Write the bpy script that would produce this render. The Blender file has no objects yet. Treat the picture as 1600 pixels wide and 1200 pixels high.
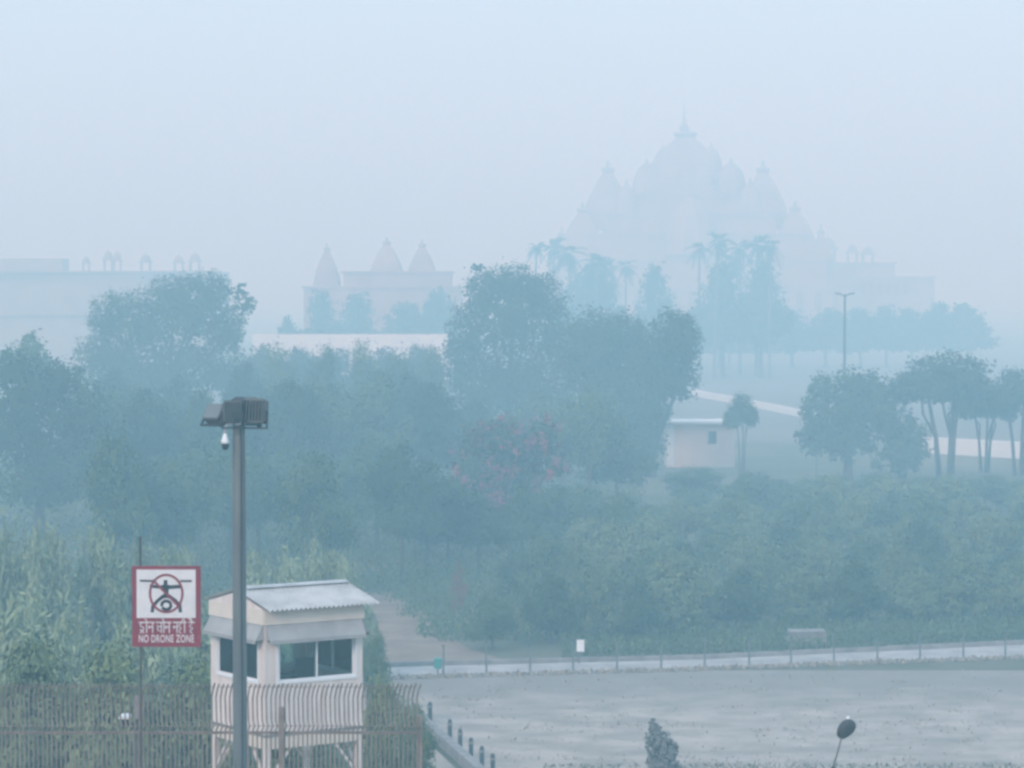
import bpy, bmesh, math, random
import numpy as np
from mathutils import Vector, Matrix

# ------------------------------------------------------------------ camera, sky, sun, exposure
S = bpy.context.scene
C = S.collection
R = math.radians
H = 15.0                       # camera height above the flat ground
F = 4537.0                     # focal length in pixels of a 1600 px wide picture
PITCH = math.atan(155.0 / F)   # horizon a little above the middle
cam = bpy.data.cameras.new('camera')
cam.sensor_width = 36.0
cam.lens = F / 1600.0 * 36.0
cam.clip_start = 0.5
cam.clip_end = 9000.0
camo = bpy.data.objects.new('camera', cam)
C.objects.link(camo)
camo.location = (0, 0, H)
camo.rotation_euler = (math.pi / 2 - PITCH, 0, 0)
S.camera = camo

SUN_EL, SUN_AZ = R(30), R(-153)          # azimuth from +Y towards +X: behind the camera on the left
world = bpy.data.worlds.new('World')
S.world = world
world.use_nodes = True
wn = world.node_tree.nodes
wl = world.node_tree.links
bg = wn['Background']
sky = wn.new('ShaderNodeTexSky')
sky.sky_type = 'NISHITA'
sky.sun_disc = False
sky.sun_elevation = SUN_EL
sky.sun_rotation = SUN_AZ
sky.air_density = 1.0
sky.dust_density = 1.0
sky.ozone_density = 1.0
# overcast veil: brighter overhead than at the horizon, over a thinned clear sky
OVERCAST = (5.1, 7.15, 9.4)
ZENITH_GAIN = 0.45
CLEAR_SHARE = 0.36
BG_STRENGTH = 0.10
wtc = wn.new('ShaderNodeTexCoord')
wsep = wn.new('ShaderNodeSeparateXYZ')
wl.new(wtc.outputs['Generated'], wsep.inputs[0])
wgr = wn.new('ShaderNodeMath')
wgr.operation = 'MULTIPLY_ADD'
wgr.use_clamp = False
wgr.inputs[1].default_value = ZENITH_GAIN
wgr.inputs[2].default_value = 1.0
wmx = wn.new('ShaderNodeMath')
wmx.operation = 'MAXIMUM'
wmx.inputs[1].default_value = 0.0
wl.new(wsep.outputs['Z'], wmx.inputs[0])
wl.new(wmx.outputs[0], wgr.inputs[0])
wsc = wn.new('ShaderNodeVectorMath')
wsc.operation = 'SCALE'
wsc.inputs[0].default_value = OVERCAST
wl.new(wgr.outputs[0], wsc.inputs['Scale'])
wma = wn.new('ShaderNodeVectorMath')
wma.operation = 'MULTIPLY_ADD'
wma.inputs[1].default_value = (CLEAR_SHARE,) * 3
wl.new(sky.outputs[0], wma.inputs[0])
wl.new(wsc.outputs[0], wma.inputs[2])
wl.new(wma.outputs[0], bg.inputs[0])
bg.inputs[1].default_value = BG_STRENGTH
sun = bpy.data.lights.new('sun', 'SUN')
sun.energy = 1.5
sun.angle = R(14)
sun.color = (1.0, 0.95, 0.88)
suno = bpy.data.objects.new('sun', sun)
C.objects.link(suno)
sd = Vector((math.sin(SUN_AZ) * math.cos(SUN_EL), math.cos(SUN_AZ) * math.cos(SUN_EL), math.sin(SUN_EL)))
suno.rotation_euler = sd.to_track_quat('Z', 'Y').to_euler()
suno.location = (-30, -20, 60)

S.view_settings.view_transform = 'Standard'
S.view_settings.look = 'None'
S.view_settings.gamma = 1.0
S.view_settings.exposure = 0.11
S.render.engine = 'CYCLES'
cy = S.cycles
cy.use_denoising = True
cy.max_bounces = 6
cy.diffuse_bounces = 2
cy.glossy_bounces = 2
cy.transmission_bounces = 4
cy.transparent_max_bounces = 12
cy.volume_bounces = 2
cy.filter_width = 2.9                    # the photograph is a soft phone zoom
HAZE_DENSITY = 0.0041
HAZE_COLOR = (0.47, 0.84, 1.0)

# ------------------------------------------------------------------ helpers
cp, sp = math.cos(PITCH), math.sin(PITCH)
def W(px, py, Y):
    """the point at world depth Y that a photo pixel looks at"""
    a, b = (px - 800) / F, (600 - py) / F
    dy, dz = cp + b * sp, -sp + b * cp
    t = Y / dy
    return Vector((a * t, Y, H + dz * t))
def ppm(Y): return F / Y
def sm(a, b, t):
    t = max(0.0, min(1.0, (t - a) / (b - a)))
    return t * t * (3 - 2 * t)
def gz(x, y):
    return 4.8 - 1.8 * sm(52.6, 56.3, y) - 3.0 * sm(64, 86, y)
def G(px, py):
    """where a photo pixel meets the flat ground"""
    lo, hi = 86.0, 3000.0
    for _ in range(60):
        m = (lo + hi) / 2
        if W(px, py, m).z > 0: lo = m
        else: hi = m
    p = W(px, py, lo)
    return Vector((p.x, p.y, 0))

def tag(o, label=None, cat=None, group=None, kind=None):
    if label: o['label'] = label
    if cat: o['category'] = cat
    if group: o['group'] = group
    if kind: o['kind'] = kind
    return o
def thing(name, label, cat, loc=(0, 0, 0), rz=0, group=None):
    o = bpy.data.objects.new(name, None)
    C.objects.link(o)
    o.empty_display_size = 0.3
    o.location = loc
    o.rotation_euler = (0, 0, rz)
    return tag(o, label, cat, group)
def put(name, me, parent=None, loc=(0, 0, 0), rot=(0, 0, 0), sc=(1, 1, 1)):
    o = bpy.data.objects.new(name, me)
    C.objects.link(o)
    o.parent = parent
    o.location = loc
    o.rotation_euler = rot
    o.scale = sc
    return o
def copy_tree(o, parent=None):
    c = o.copy()
    C.objects.link(c)
    c.parent = parent
    for ch in list(o.children):
        copy_tree(ch, c)
    return c

class MB:
    """collects shapes into one mesh"""
    def __init__(s): s.v, s.f, s.m = [], [], Matrix.Identity(4)
    def add(s, vs, fs):
        n = len(s.v)
        s.v += [tuple(s.m @ Vector(p)) for p in vs]
        s.f += [tuple(i + n for i in q) for q in fs]
    def box(s, c, d, rot=None):
        hx, hy, hz = d[0] / 2, d[1] / 2, d[2] / 2
        vs = [Vector((x, y, z)) for x in (-hx, hx) for y in (-hy, hy) for z in (-hz, hz)]
        if rot: vs = [rot @ p for p in vs]
        s.add([p + Vector(c) for p in vs], [(0, 1, 3, 2), (4, 6, 7, 5), (0, 4, 5, 1), (2, 3, 7, 6), (0, 2, 6, 4), (1, 5, 7, 3)])
        return s
    def bar(s, a, b, w, h=None):
        a, b = Vector(a), Vector(b)
        d = b - a
        q = d.to_track_quat('Z', 'Y').to_matrix()
        return s.box((a + b) / 2, (w, h or w, d.length), q)
    def tube(s, pts, rad, n=10, cap=True):
        pts = [Vector(p) for p in pts]
        if not hasattr(rad, '__len__'): rad = [rad] * len(pts)
        vs, fs = [], []
        up = Vector((0.137, 0.31, 0.94))
        for i, p in enumerate(pts):
            t = (pts[min(i + 1, len(pts) - 1)] - pts[max(i - 1, 0)]).normalized()
            u = t.cross(Vector((1, 0.02, 0.05)) if abs(t.x) < 0.8 else Vector((0, 1, 0.05))).normalized()
            w = t.cross(u)
            for k in range(n):
                a = 2 * math.pi * k / n
                vs.append(p + (u * math.cos(a) + w * math.sin(a)) * rad[i])
        for i in range(len(pts) - 1):
            for k in range(n):
                k2 = (k + 1) % n
                fs.append((i * n + k, i * n + k2, (i + 1) * n + k2, (i + 1) * n + k))
        if cap:
            fs.append(tuple(range(n - 1, -1, -1)))
            fs.append(tuple(range((len(pts) - 1) * n, len(pts) * n)))
        s.add(vs, fs)
        return s
    def lathe(s, prof, c=(0, 0, 0), n=20, sq=0.0, ribs=0, rib=0.0):
        """turn a (radius, z) profile; sq bends the circle towards a square, ribs flutes it"""
        vs, fs = [], []
        for r, z in prof:
            for k in range(n):
                a = 2 * math.pi * k / n
                ca, sa = math.cos(a), math.sin(a)
                q = (1 - sq) + sq / max(abs(ca), abs(sa))
                rr = r * q * (1 + (rib * math.cos(ribs * a) if ribs else 0))
                vs.append((c[0] + ca * rr, c[1] + sa * rr, c[2] + z))
        for i in range(len(prof) - 1):
            for k in range(n):
                k2 = (k + 1) % n
                fs.append((i * n + k, i * n + k2, (i + 1) * n + k2, (i + 1) * n + k))
        fs.append(tuple(range(n - 1, -1, -1)))
        fs.append(tuple(range((len(prof) - 1) * n, len(prof) * n)))
        s.add(vs, fs)
        return s
    def prism(s, poly, y0, y1):
        """an outline in x, z pushed from y0 to y1"""
        n = len(poly)
        vs = [(x, y0, z) for x, z in poly] + [(x, y1, z) for x, z in poly]
        fs = [tuple(range(n)), tuple(range(2 * n - 1, n - 1, -1))]
        fs += [(i, i + n, (i + 1) % n + n, (i + 1) % n) for i in range(n)]
        s.add(vs, fs)
        return s
    def mesh(s, name, m, smooth=False):
        me = bpy.data.meshes.new(name)
        me.from_pydata(s.v, [], s.f)
        bm = bmesh.new()
        bm.from_mesh(me)
        bmesh.ops.recalc_face_normals(bm, faces=bm.faces)
        bm.to_mesh(me)
        bm.free()
        me.materials.append(m)
        if smooth:
            me.shade_smooth()
        me.update()
        return me
    def build(s, name, m, parent=None, smooth=False, **k):
        return put(name, s.mesh(name, m, smooth), parent, **k)

def mat(name, c, rough=0.8, c2=None, scale=3.0, detail=4.0, bump=0.0, metal=0.0, spec=0.3, stretch=None):
    m = bpy.data.materials.new(name)
    m.use_nodes = True
    nt = m.node_tree
    b = nt.nodes['Principled BSDF']
    b.inputs['Roughness'].default_value = rough
    b.inputs['Metallic'].default_value = metal
    b.inputs['Specular IOR Level'].default_value = spec
    b.inputs['Base Color'].default_value = (*c, 1)
    if c2:
        tc = nt.nodes.new('ShaderNodeTexCoord')
        mp = nt.nodes.new('ShaderNodeMapping')
        if stretch: mp.inputs['Scale'].default_value = stretch
        nz = nt.nodes.new('ShaderNodeTexNoise')
        nz.inputs['Scale'].default_value = scale
        nz.inputs['Detail'].default_value = detail
        nz.inputs['Roughness'].default_value = 0.6
        rp = nt.nodes.new('ShaderNodeValToRGB')
        rp.color_ramp.elements[0].position = 0.38
        rp.color_ramp.elements[1].position = 0.62
        rp.color_ramp.elements[0].color = (*c, 1)
        rp.color_ramp.elements[1].color = (*c2, 1)
        nt.links.new(tc.outputs['Object'], mp.inputs[0])
        nt.links.new(mp.outputs[0], nz.inputs['Vector'])
        nt.links.new(nz.outputs[0], rp.inputs[0])
        nt.links.new(rp.outputs[0], b.inputs['Base Color'])
        if bump:
            bp = nt.nodes.new('ShaderNodeBump')
            bp.inputs['Strength'].default_value = bump
            nt.links.new(nz.outputs[0], bp.inputs['Height'])
            nt.links.new(bp.outputs[0], b.inputs['Normal'])
    return m

def leafmat(name, dark, light, extra=None):
    m = bpy.data.materials.new(name)
    m.use_nodes = True
    nt = m.node_tree
    b = nt.nodes['Principled BSDF']
    b.inputs['Roughness'].default_value = 0.65
    b.inputs['Specular IOR Level'].default_value = 0.2
    at = nt.nodes.new('ShaderNodeAttribute')
    at.attribute_name = 'tint'
    oi = nt.nodes.new('ShaderNodeObjectInfo')
    ad = nt.nodes.new('ShaderNodeMath')
    ad.operation = 'MULTIPLY_ADD'
    ad.inputs[1].default_value = 0.5
    nt.links.new(oi.outputs['Random'], ad.inputs[0])
    mu = nt.nodes.new('ShaderNodeMath')
    mu.operation = 'MULTIPLY'
    mu.inputs[1].default_value = 0.62
    nt.links.new(at.outputs['Fac'], mu.inputs[0])
    nt.links.new(mu.outputs[0], ad.inputs[2])
    rp = nt.nodes.new('ShaderNodeValToRGB')
    rp.color_ramp.elements[0].position = 0.05
    rp.color_ramp.elements[1].position = 0.95
    rp.color_ramp.elements[0].color = (*dark, 1)
    rp.color_ramp.elements[1].color = (*light, 1)
    nt.links.new(ad.outputs[0], rp.inputs[0])
    nt.links.new(rp.outputs[0], b.inputs['Base Color'])
    return m

M = dict(
    ground=mat('ground_soil', (0.085, 0.095, 0.05), 0.95, (0.17, 0.15, 0.10), 0.06, 6),
    field=mat('field_dust', (0.30, 0.29, 0.255), 0.95, (0.56, 0.51, 0.465), 0.16, 9, stretch=(0.35, 1, 1)),
    road=mat('road_concrete', (0.30, 0.285, 0.275), 0.85, (0.45, 0.425, 0.41), 0.7, 6),
    path=mat('path_earth', (0.19, 0.135, 0.10), 0.95, (0.30, 0.22, 0.165), 0.5, 7),
    lawn=mat('lawn_dry', (0.13, 0.125, 0.10), 0.95, (0.19, 0.165, 0.145), 0.02, 5),
    kerb=mat('kerb_concrete', (0.20, 0.19, 0.185), 0.9, (0.32, 0.305, 0.295), 2.0, 7),
    pole=mat('pole_galvanised', (0.125, 0.145, 0.15), 0.55, (0.185, 0.20, 0.20), 1.4, 5, metal=0.2, stretch=(3, 3, 0.5)),
    dark=mat('dark_metal', (0.028, 0.034, 0.04), 0.5, (0.05, 0.055, 0.06), 6),
    housing=mat('lamp_housing', (0.075, 0.09, 0.095), 0.5, (0.12, 0.13, 0.13), 5),
    lampglass=mat('lamp_glass', (0.16, 0.175, 0.18), 0.15, spec=0.5),
    white=mat('white_plastic', (0.80, 0.82, 0.84), 0.4),
    black=mat('black_paint', (0.015, 0.015, 0.018), 0.5),
    red=mat('sign_red', (0.27, 0.012, 0.03), 0.5, (0.22, 0.016, 0.035), 4),
    signwhite=mat('sign_white', (0.78, 0.77, 0.78), 0.45, (0.70, 0.70, 0.71), 3),
    wall=mat('cabin_panel', (0.70, 0.615, 0.57), 0.6, (0.85, 0.78, 0.74), 2.6, 7, stretch=(2.2, 2.2, 0.45)),
    cream=mat('cabin_cream', (0.70, 0.63, 0.55), 0.6, (0.76, 0.69, 0.61), 2.5, 5),
    skirt=mat('cabin_awning', (0.32, 0.325, 0.325), 0.6, (0.40, 0.40, 0.395), 2.5, 5),
    roof=mat('roof_sheet', (0.38, 0.385, 0.38), 0.5, (0.54, 0.545, 0.54), 1.8, 7),
    fence=mat('fence_rust', (0.20, 0.155, 0.13), 0.7, (0.30, 0.24, 0.205), 3, 5),
    bark=mat('bark', (0.07, 0.055, 0.045), 0.9, (0.12, 0.10, 0.085), 3, 6, stretch=(1, 1, 0.3)),
    palebark=mat('pale_bark', (0.14, 0.12, 0.105), 0.9, (0.20, 0.18, 0.16), 3, 6),
    sandstone=mat('pink_sandstone', (0.36, 0.25, 0.215), 0.85, (0.48, 0.335, 0.29), 0.25, 6),
    deepstone=mat('shaded_sandstone', (0.22, 0.14, 0.115), 0.85, (0.27, 0.175, 0.145), 0.4),
    palestone=mat('pale_stone', (0.50, 0.43, 0.40), 0.85, (0.58, 0.50, 0.46), 0.2, 5),
    opening=mat('dark_opening', (0.05, 0.045, 0.04), 0.8),
    whitewash=mat('whitewash', (0.74, 0.77, 0.78), 0.8, (0.82, 0.84, 0.85), 0.3, 6),
    greywash=mat('grey_render', (0.36, 0.37, 0.38), 0.85, (0.44, 0.45, 0.455), 0.25, 6),
    duskstone=mat('dusky_stone', (0.34, 0.26, 0.235), 0.85, (0.42, 0.33, 0.30), 0.25, 6),
    pinkwall=mat('pink_plaster', (0.74, 0.60, 0.55), 0.85, (0.80, 0.67, 0.62), 0.6, 6),
    turquoise=mat('turquoise_paint', (0.05, 0.30, 0.26), 0.5),
    leaf=leafmat('leaf_dark', (0.022, 0.042, 0.022), (0.075, 0.12, 0.048)),
    leaf2=leafmat('leaf_mid', (0.03, 0.055, 0.024), (0.12, 0.18, 0.07)),
    reed=leafmat('leaf_reed', (0.115, 0.18, 0.095), (0.34, 0.41, 0.24)),
    leaf3=leafmat('leaf_fresh', (0.06, 0.10, 0.045), (0.21, 0.27, 0.125)),
    bloom=leafmat('leaf_bloom', (0.20, 0.055, 0.085), (0.36, 0.10, 0.14)),
    dryleaf=leafmat('leaf_dry', (0.16, 0.085, 0.06), (0.28, 0.16, 0.11)),
    palm=leafmat('leaf_palm', (0.03, 0.055, 0.028), (0.07, 0.11, 0.05)),
    greyleaf=leafmat('leaf_grey', (0.12, 0.125, 0.12), (0.23, 0.235, 0.22)),
    straw2=leafmat('green_grass', (0.07, 0.085, 0.045), (0.19, 0.20, 0.12)),
    straw=leafmat('dry_grass', (0.24, 0.22, 0.18), (0.40, 0.36, 0.30)),
)
def glass():
    m = bpy.data.materials.new('window_glass')
    m.use_nodes = True
    nt = m.node_tree
    nt.nodes.remove(nt.nodes['Principled BSDF'])
    tr = nt.nodes.new('ShaderNodeBsdfTransparent')
    tr.inputs[0].default_value = (0.82, 0.90, 0.90, 1)
    gl = nt.nodes.new('ShaderNodeBsdfGlossy')
    gl.inputs['Roughness'].default_value = 0.05
    fr = nt.nodes.new('ShaderNodeFresnel')
    fr.inputs[0].default_value = 1.5
    mx = nt.nodes.new('ShaderNodeMixShader')
    nt.links.new(fr.outputs[0], mx.inputs[0])
    nt.links.new(tr.outputs[0], mx.inputs[1])
    nt.links.new(gl.outputs[0], mx.inputs[2])
    nt.links.new(mx.outputs[0], nt.nodes['Material Output'].inputs[0])
    return m
M['glass'] = glass()

def fieldmat():
    m = mat('field_dust', (0.29, 0.258, 0.222), 0.95, (0.46, 0.40, 0.35), 0.5, 14, stretch=(0.8, 1, 1), bump=.4)
    nt = m.node_tree
    b = nt.nodes['Principled BSDF']
    src = b.inputs['Base Color'].links[0].from_socket
    tc = nt.nodes.new('ShaderNodeTexCoord')
    sx = nt.nodes.new('ShaderNodeSeparateXYZ')
    nz = nt.nodes.new('ShaderNodeTexNoise')
    nz.inputs['Scale'].default_value = .35
    nz.inputs['Detail'].default_value = 6
    nt.links.new(tc.outputs['Object'], sx.inputs[0])
    nt.links.new(tc.outputs['Object'], nz.inputs['Vector'])
    ma = nt.nodes.new('ShaderNodeMath'); ma.operation = 'MULTIPLY_ADD'
    ma.inputs[1].default_value = 9.0
    nt.links.new(nz.outputs[0], ma.inputs[0]); nt.links.new(sx.outputs['Y'], ma.inputs[2])
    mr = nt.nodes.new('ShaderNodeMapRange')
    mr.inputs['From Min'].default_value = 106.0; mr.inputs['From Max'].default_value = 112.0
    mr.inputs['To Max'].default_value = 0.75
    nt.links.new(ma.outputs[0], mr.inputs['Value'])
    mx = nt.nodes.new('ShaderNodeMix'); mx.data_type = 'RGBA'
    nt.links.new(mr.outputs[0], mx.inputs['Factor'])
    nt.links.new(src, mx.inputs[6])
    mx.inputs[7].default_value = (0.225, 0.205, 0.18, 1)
    n2 = nt.nodes.new('ShaderNodeTexNoise')            # thin dry weeds and trodden patches
    n2.inputs['Scale'].default_value = .7
    n2.inputs['Detail'].default_value = 10
    n2.inputs['Roughness'].default_value = .75
    nt.links.new(tc.outputs['Object'], n2.inputs['Vector'])
    m2 = nt.nodes.new('ShaderNodeMapRange')
    m2.inputs['From Min'].default_value = .50; m2.inputs['From Max'].default_value = .62
    m2.inputs['To Max'].default_value = .45
    nt.links.new(n2.outputs[0], m2.inputs['Value'])
    x2 = nt.nodes.new('ShaderNodeMix'); x2.data_type = 'RGBA'
    nt.links.new(m2.outputs[0], x2.inputs['Factor'])
    nt.links.new(mx.outputs[2], x2.inputs[6])
    x2.inputs[7].default_value = (0.19, 0.19, 0.15, 1)
    mx = x2
    nt.links.new(mx.outputs[2], b.inputs['Base Color'])
    return m
M['field'] = fieldmat()

# ------------------------------------------------------------------ ground, field, road, path, lawn
def sheet(name, fn, nu, nv, m, kind='structure'):
    """fn(u, v) -> point; a grid mesh"""
    vs = [fn(i / nu, j / nv) for j in range(nv + 1) for i in range(nu + 1)]
    fs = [(j * (nu + 1) + i, j * (nu + 1) + i + 1, (j + 1) * (nu + 1) + i + 1, (j + 1) * (nu + 1) + i) for j in range(nv) for i in range(nu)]
    me = bpy.data.meshes.new(name)
    me.from_pydata(vs, [], fs)
    me.materials.append(m)
    me.shade_smooth()
    return tag(put(name, me), kind=kind)
rows = [-60, 0, 30, 45, 52.6] + [52.6 + 0.4 * i for i in range(1, 11)] + [60, 64] + [64 + 2 * i for i in range(1, 12)] + [90, 120, 200, 400, 800, 1500, 2500]
def gfn(u, v):
    k = v * (len(rows) - 1)
    y = rows[int(round(k))]
    x = (u - 0.5) * 2400
    return (x, y, gz(x, y))
sheet('ground', gfn, 12, len(rows) - 1, M['ground'])

def kerb_x(y): return -1.42 - (y - 90.0) * 0.2
rf = [G(p, q) for p, q in ((560, 1059), (640, 1057), (1100, 1044), (1600, 1026), (1900, 1013))]
rb = [G(p, q) for p, q in ((560, 1046), (640, 1042), (1100, 1031), (1600, 1008), (1900, 992))]
def pl(pts, u):
    k = u * (len(pts) - 1)
    i = min(int(k), len(pts) - 2)
    return pts[i].lerp(pts[i + 1], k - i)
def pick(pts, x):
    for a, b in zip(pts, pts[1:]):
        if x <= b.x: break
    return a.y + (b.y - a.y) * (x - a.x) / (b.x - a.x)
def ffn(u, v):
    y = 58 + (112.5 - 58) * v
    x0 = kerb_x(y) + 0.1
    x = x0 + (48 - x0) * u
    y = min(y, pick(rf, x) - 0.2)
    return (x, y, gz(x, y) + 0.012)
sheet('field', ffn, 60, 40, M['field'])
sheet('road', lambda u, v: tuple(pl(rf, u).lerp(pl(rb, u), v) + Vector((0, 0, 0.02))), 40, 4, M['road'])
def pfn(u, v):          # bare earth climbing away to the left behind the cabin
    a = [G(590, 1040), G(596, 1005), G(588, 962), G(560, 925)]
    b = [G(800, 1036), G(728, 1012), G(668, 965), G(612, 925)]
    return tuple(pl(a, v).lerp(pl(b, v), u) + Vector((0, 0, 0.016)))
sheet('path', pfn, 10, 24, M['path'])
def yfn(u, v):          # swept yard to the left of the kerb
    y = 84 + 28 * v
    return (kerb_x(y) - 0.4 - 5 * u, y, gz(0, y) + 0.014)
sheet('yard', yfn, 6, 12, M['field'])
sheet('lawn', lambda u, v: (-60 + 260 * u, 275 + 420 * v, 0.03), 20, 20, M['lawn'])

# far rim of the road: low kerb with a pale top
mb = MB()
ka = [p + Vector((0, 0.25, 0)) for p in rb]
for a, b in zip(ka, ka[1:]):
    mb.bar(a + Vector((0, 0, 0.09)), b + Vector((0, 0, 0.09)), 0.18, 0.18)
mb.build('kerb', M['kerb'])
tag(bpy.data.objects['kerb'], kind='structure')
mb = MB()
mb.bar((kerb_x(64), 64, gz(0, 64) + 0.1), (kerb_x(86), 86, 0.15), 0.3, 0.5)
mb.bar((kerb_x(86), 86, 0.15), (kerb_x(106), 106, 0.15), 0.3, 0.42)
o = mb.build('low_wall', M['kerb'])
tag(o, 'low concrete edging wall running diagonally beside the dark bollards', 'wall')
# ------------------------------------------------------------------ foliage
def add_tint(me, t):
    a = me.attributes.new('tint', 'FLOAT', 'POINT')
    a.data.foreach_set('value', np.asarray(t, dtype=np.float32))
def unit(rng, n):
    v = rng.normal(size=(n, 3))
    return v / np.linalg.norm(v, axis=1)[:, None]
def quads(P, N, U, ln, wd, bend=0.25):
    """folded leaf faces: centre P, normal N, long axis U"""
    Vv = np.cross(N, U)
    Vv /= np.linalg.norm(Vv, axis=1)[:, None] + 1e-9
    ln, wd = ln[:, None], wd[:, None]
    a = P - U * ln * 0.5
    b = P + Vv * wd * 0.5 - N * wd * bend
    c = P + U * ln * 0.5 - N * ln * 0.12
    d = P - Vv * wd * 0.5 - N * wd * bend
    return np.stack([a, b, c, d], 1).reshape(-1, 3)
def mesh_quads(name, V, m, tint):
    n = len(V) // 4
    me = bpy.data.meshes.new(name)
    me.vertices.add(len(V))
    me.vertices.foreach_set('co', V.astype(np.float32).ravel())
    me.loops.add(len(V))
    me.loops.foreach_set('vertex_index', np.arange(len(V), dtype=np.int32))
    me.polygons.add(n)
    me.polygons.foreach_set('loop_start', np.arange(0, len(V), 4, dtype=np.int32))
    me.update(calc_edges=True)
    mm = m if isinstance(m, (list, tuple)) else [m]
    for q in mm: me.materials.append(q)
    add_tint(me, np.repeat(tint, 4))
    return me
def crown(name, lobes, n, leaf, m, seed, clump=0.32, fill=0.25, droop=0.0, m2=None, share=0.0, up=0.0):
    """leaves gathered in clumps over ellipsoid lobes (centre, radii)"""
    rng = np.random.default_rng(seed)
    area = np.array([(r[0] * r[1] + r[0] * r[2] + r[1] * r[2]) for c, r in lobes])
    share_n = (n * area / area.sum()).astype(int)
    Vs, T, K = [], [], []
    for (c, r), k in zip(lobes, share_n):
        c, r = np.array(c, float), np.array(r, float)
        nc = max(5, int(k / 26))
        cd = unit(rng, nc)
        cd[:, 2] = np.where(cd[:, 2] < -0.45, -cd[:, 2], cd[:, 2])
        cr = rng.uniform(0.72, 1.04, nc)
        cc = cd * cr[:, None]
        ct = rng.uniform(0, 1, nc)
        cm = rng.uniform(0, 1, nc) < share
        idx = rng.integers(0, nc, k)
        p = cc[idx] + rng.normal(size=(k, 3)) * clump * 0.5 * rng.uniform(0.5, 1.2, (k, 1))
        inner = rng.uniform(0, 1, k) < fill
        p[inner] = unit(rng, inner.sum()) * rng.uniform(0.1, 0.75, (inner.sum(), 1))
        P = c + p * r
        P[:, 2] -= droop * rng.uniform(0, 1, k) ** 2 * r[2]
        Nn = p / (np.linalg.norm(p, axis=1)[:, None] + 1e-6) * 1.0 + rng.normal(size=(k, 3)) * 0.42 + np.array([0, 0, 0.4])
        Nn /= np.linalg.norm(Nn, axis=1)[:, None]
        U = rng.normal(size=(k, 3)) + np.array([0, 0, up])
        U -= Nn * (U * Nn).sum(1)[:, None] * (1.0 if up == 0 else 0.2)
        U /= np.linalg.norm(U, axis=1)[:, None]
        ln = leaf * rng.uniform(0.6, 1.5, k) * np.where(inner, 1.7, 1.0)
        Vs.append(quads(P, Nn, U, ln, ln * (rng.uniform(0.5, 0.8, k) if up == 0 else rng.uniform(0.18, 0.3, k))))
        T.append(np.clip(ct[idx] * 0.75 + rng.uniform(0, 0.3, k), 0, 1))
        K.append(cm[idx] & ~inner)
    V, T, K = np.concatenate(Vs), np.concatenate(T), np.concatenate(K)
    me = mesh_quads(name, V, [m] + ([m2] if m2 else []), T)
    if m2: me.polygons.foreach_set('material_index', K.astype(np.int32))
    return me
def trunk(name, h, r, tips, m, seed, lean=(0, 0)):
    rnd = random.Random(seed)
    mb = MB()
    k = [Vector((lean[0] * t * t + rnd.uniform(-.1, .1) * r * 3 * (t > 0), lean[1] * t * t, h * t)) for t in (0, .25, .5, .75, 1)]
    mb.tube(k, [r * 1.35, r * 1.0, r * .85, r * .7, r * .55], 9)
    for t in tips:
        t = Vector(t)
        s = k[3] if rnd.random() < .5 else k[4]
        mid = s.lerp(t, .5) + Vector((rnd.uniform(-.2, .2), rnd.uniform(-.2, .2), -0.06 * (t - s).length)) * 1.0
        mb.tube([s, mid, t], [r * .5, r * .33, r * .12], 7)
    return mb.mesh(name, m, True)

def lobes_round(seed, n=9, w=1.0, h=1.0, flat=0.0):
    """lobes for a crown w wide and h high, its foot at z = 0"""
    rnd = random.Random(seed)
    L = [((0, 0, h * .5), (w * .34, w * .34, h * .40))]
    for i in range(n):
        a = 2 * math.pi * i / n + rnd.uniform(-.3, .3)
        t = rnd.uniform(.12, .82)
        rr = w * (.30 - .12 * abs(t - .35)) * rnd.uniform(.85, 1.1)
        s = rnd.uniform(.15, .24)
        L.append(((math.cos(a) * rr, math.sin(a) * rr, h * (.14 + .68 * t)), (w * s, w * s, h * s * .85)))
    L.append(((rnd.uniform(-.1, .1) * w, 0, h * .80), (w * .22, w * .22, h * .20)))
    return L

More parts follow.
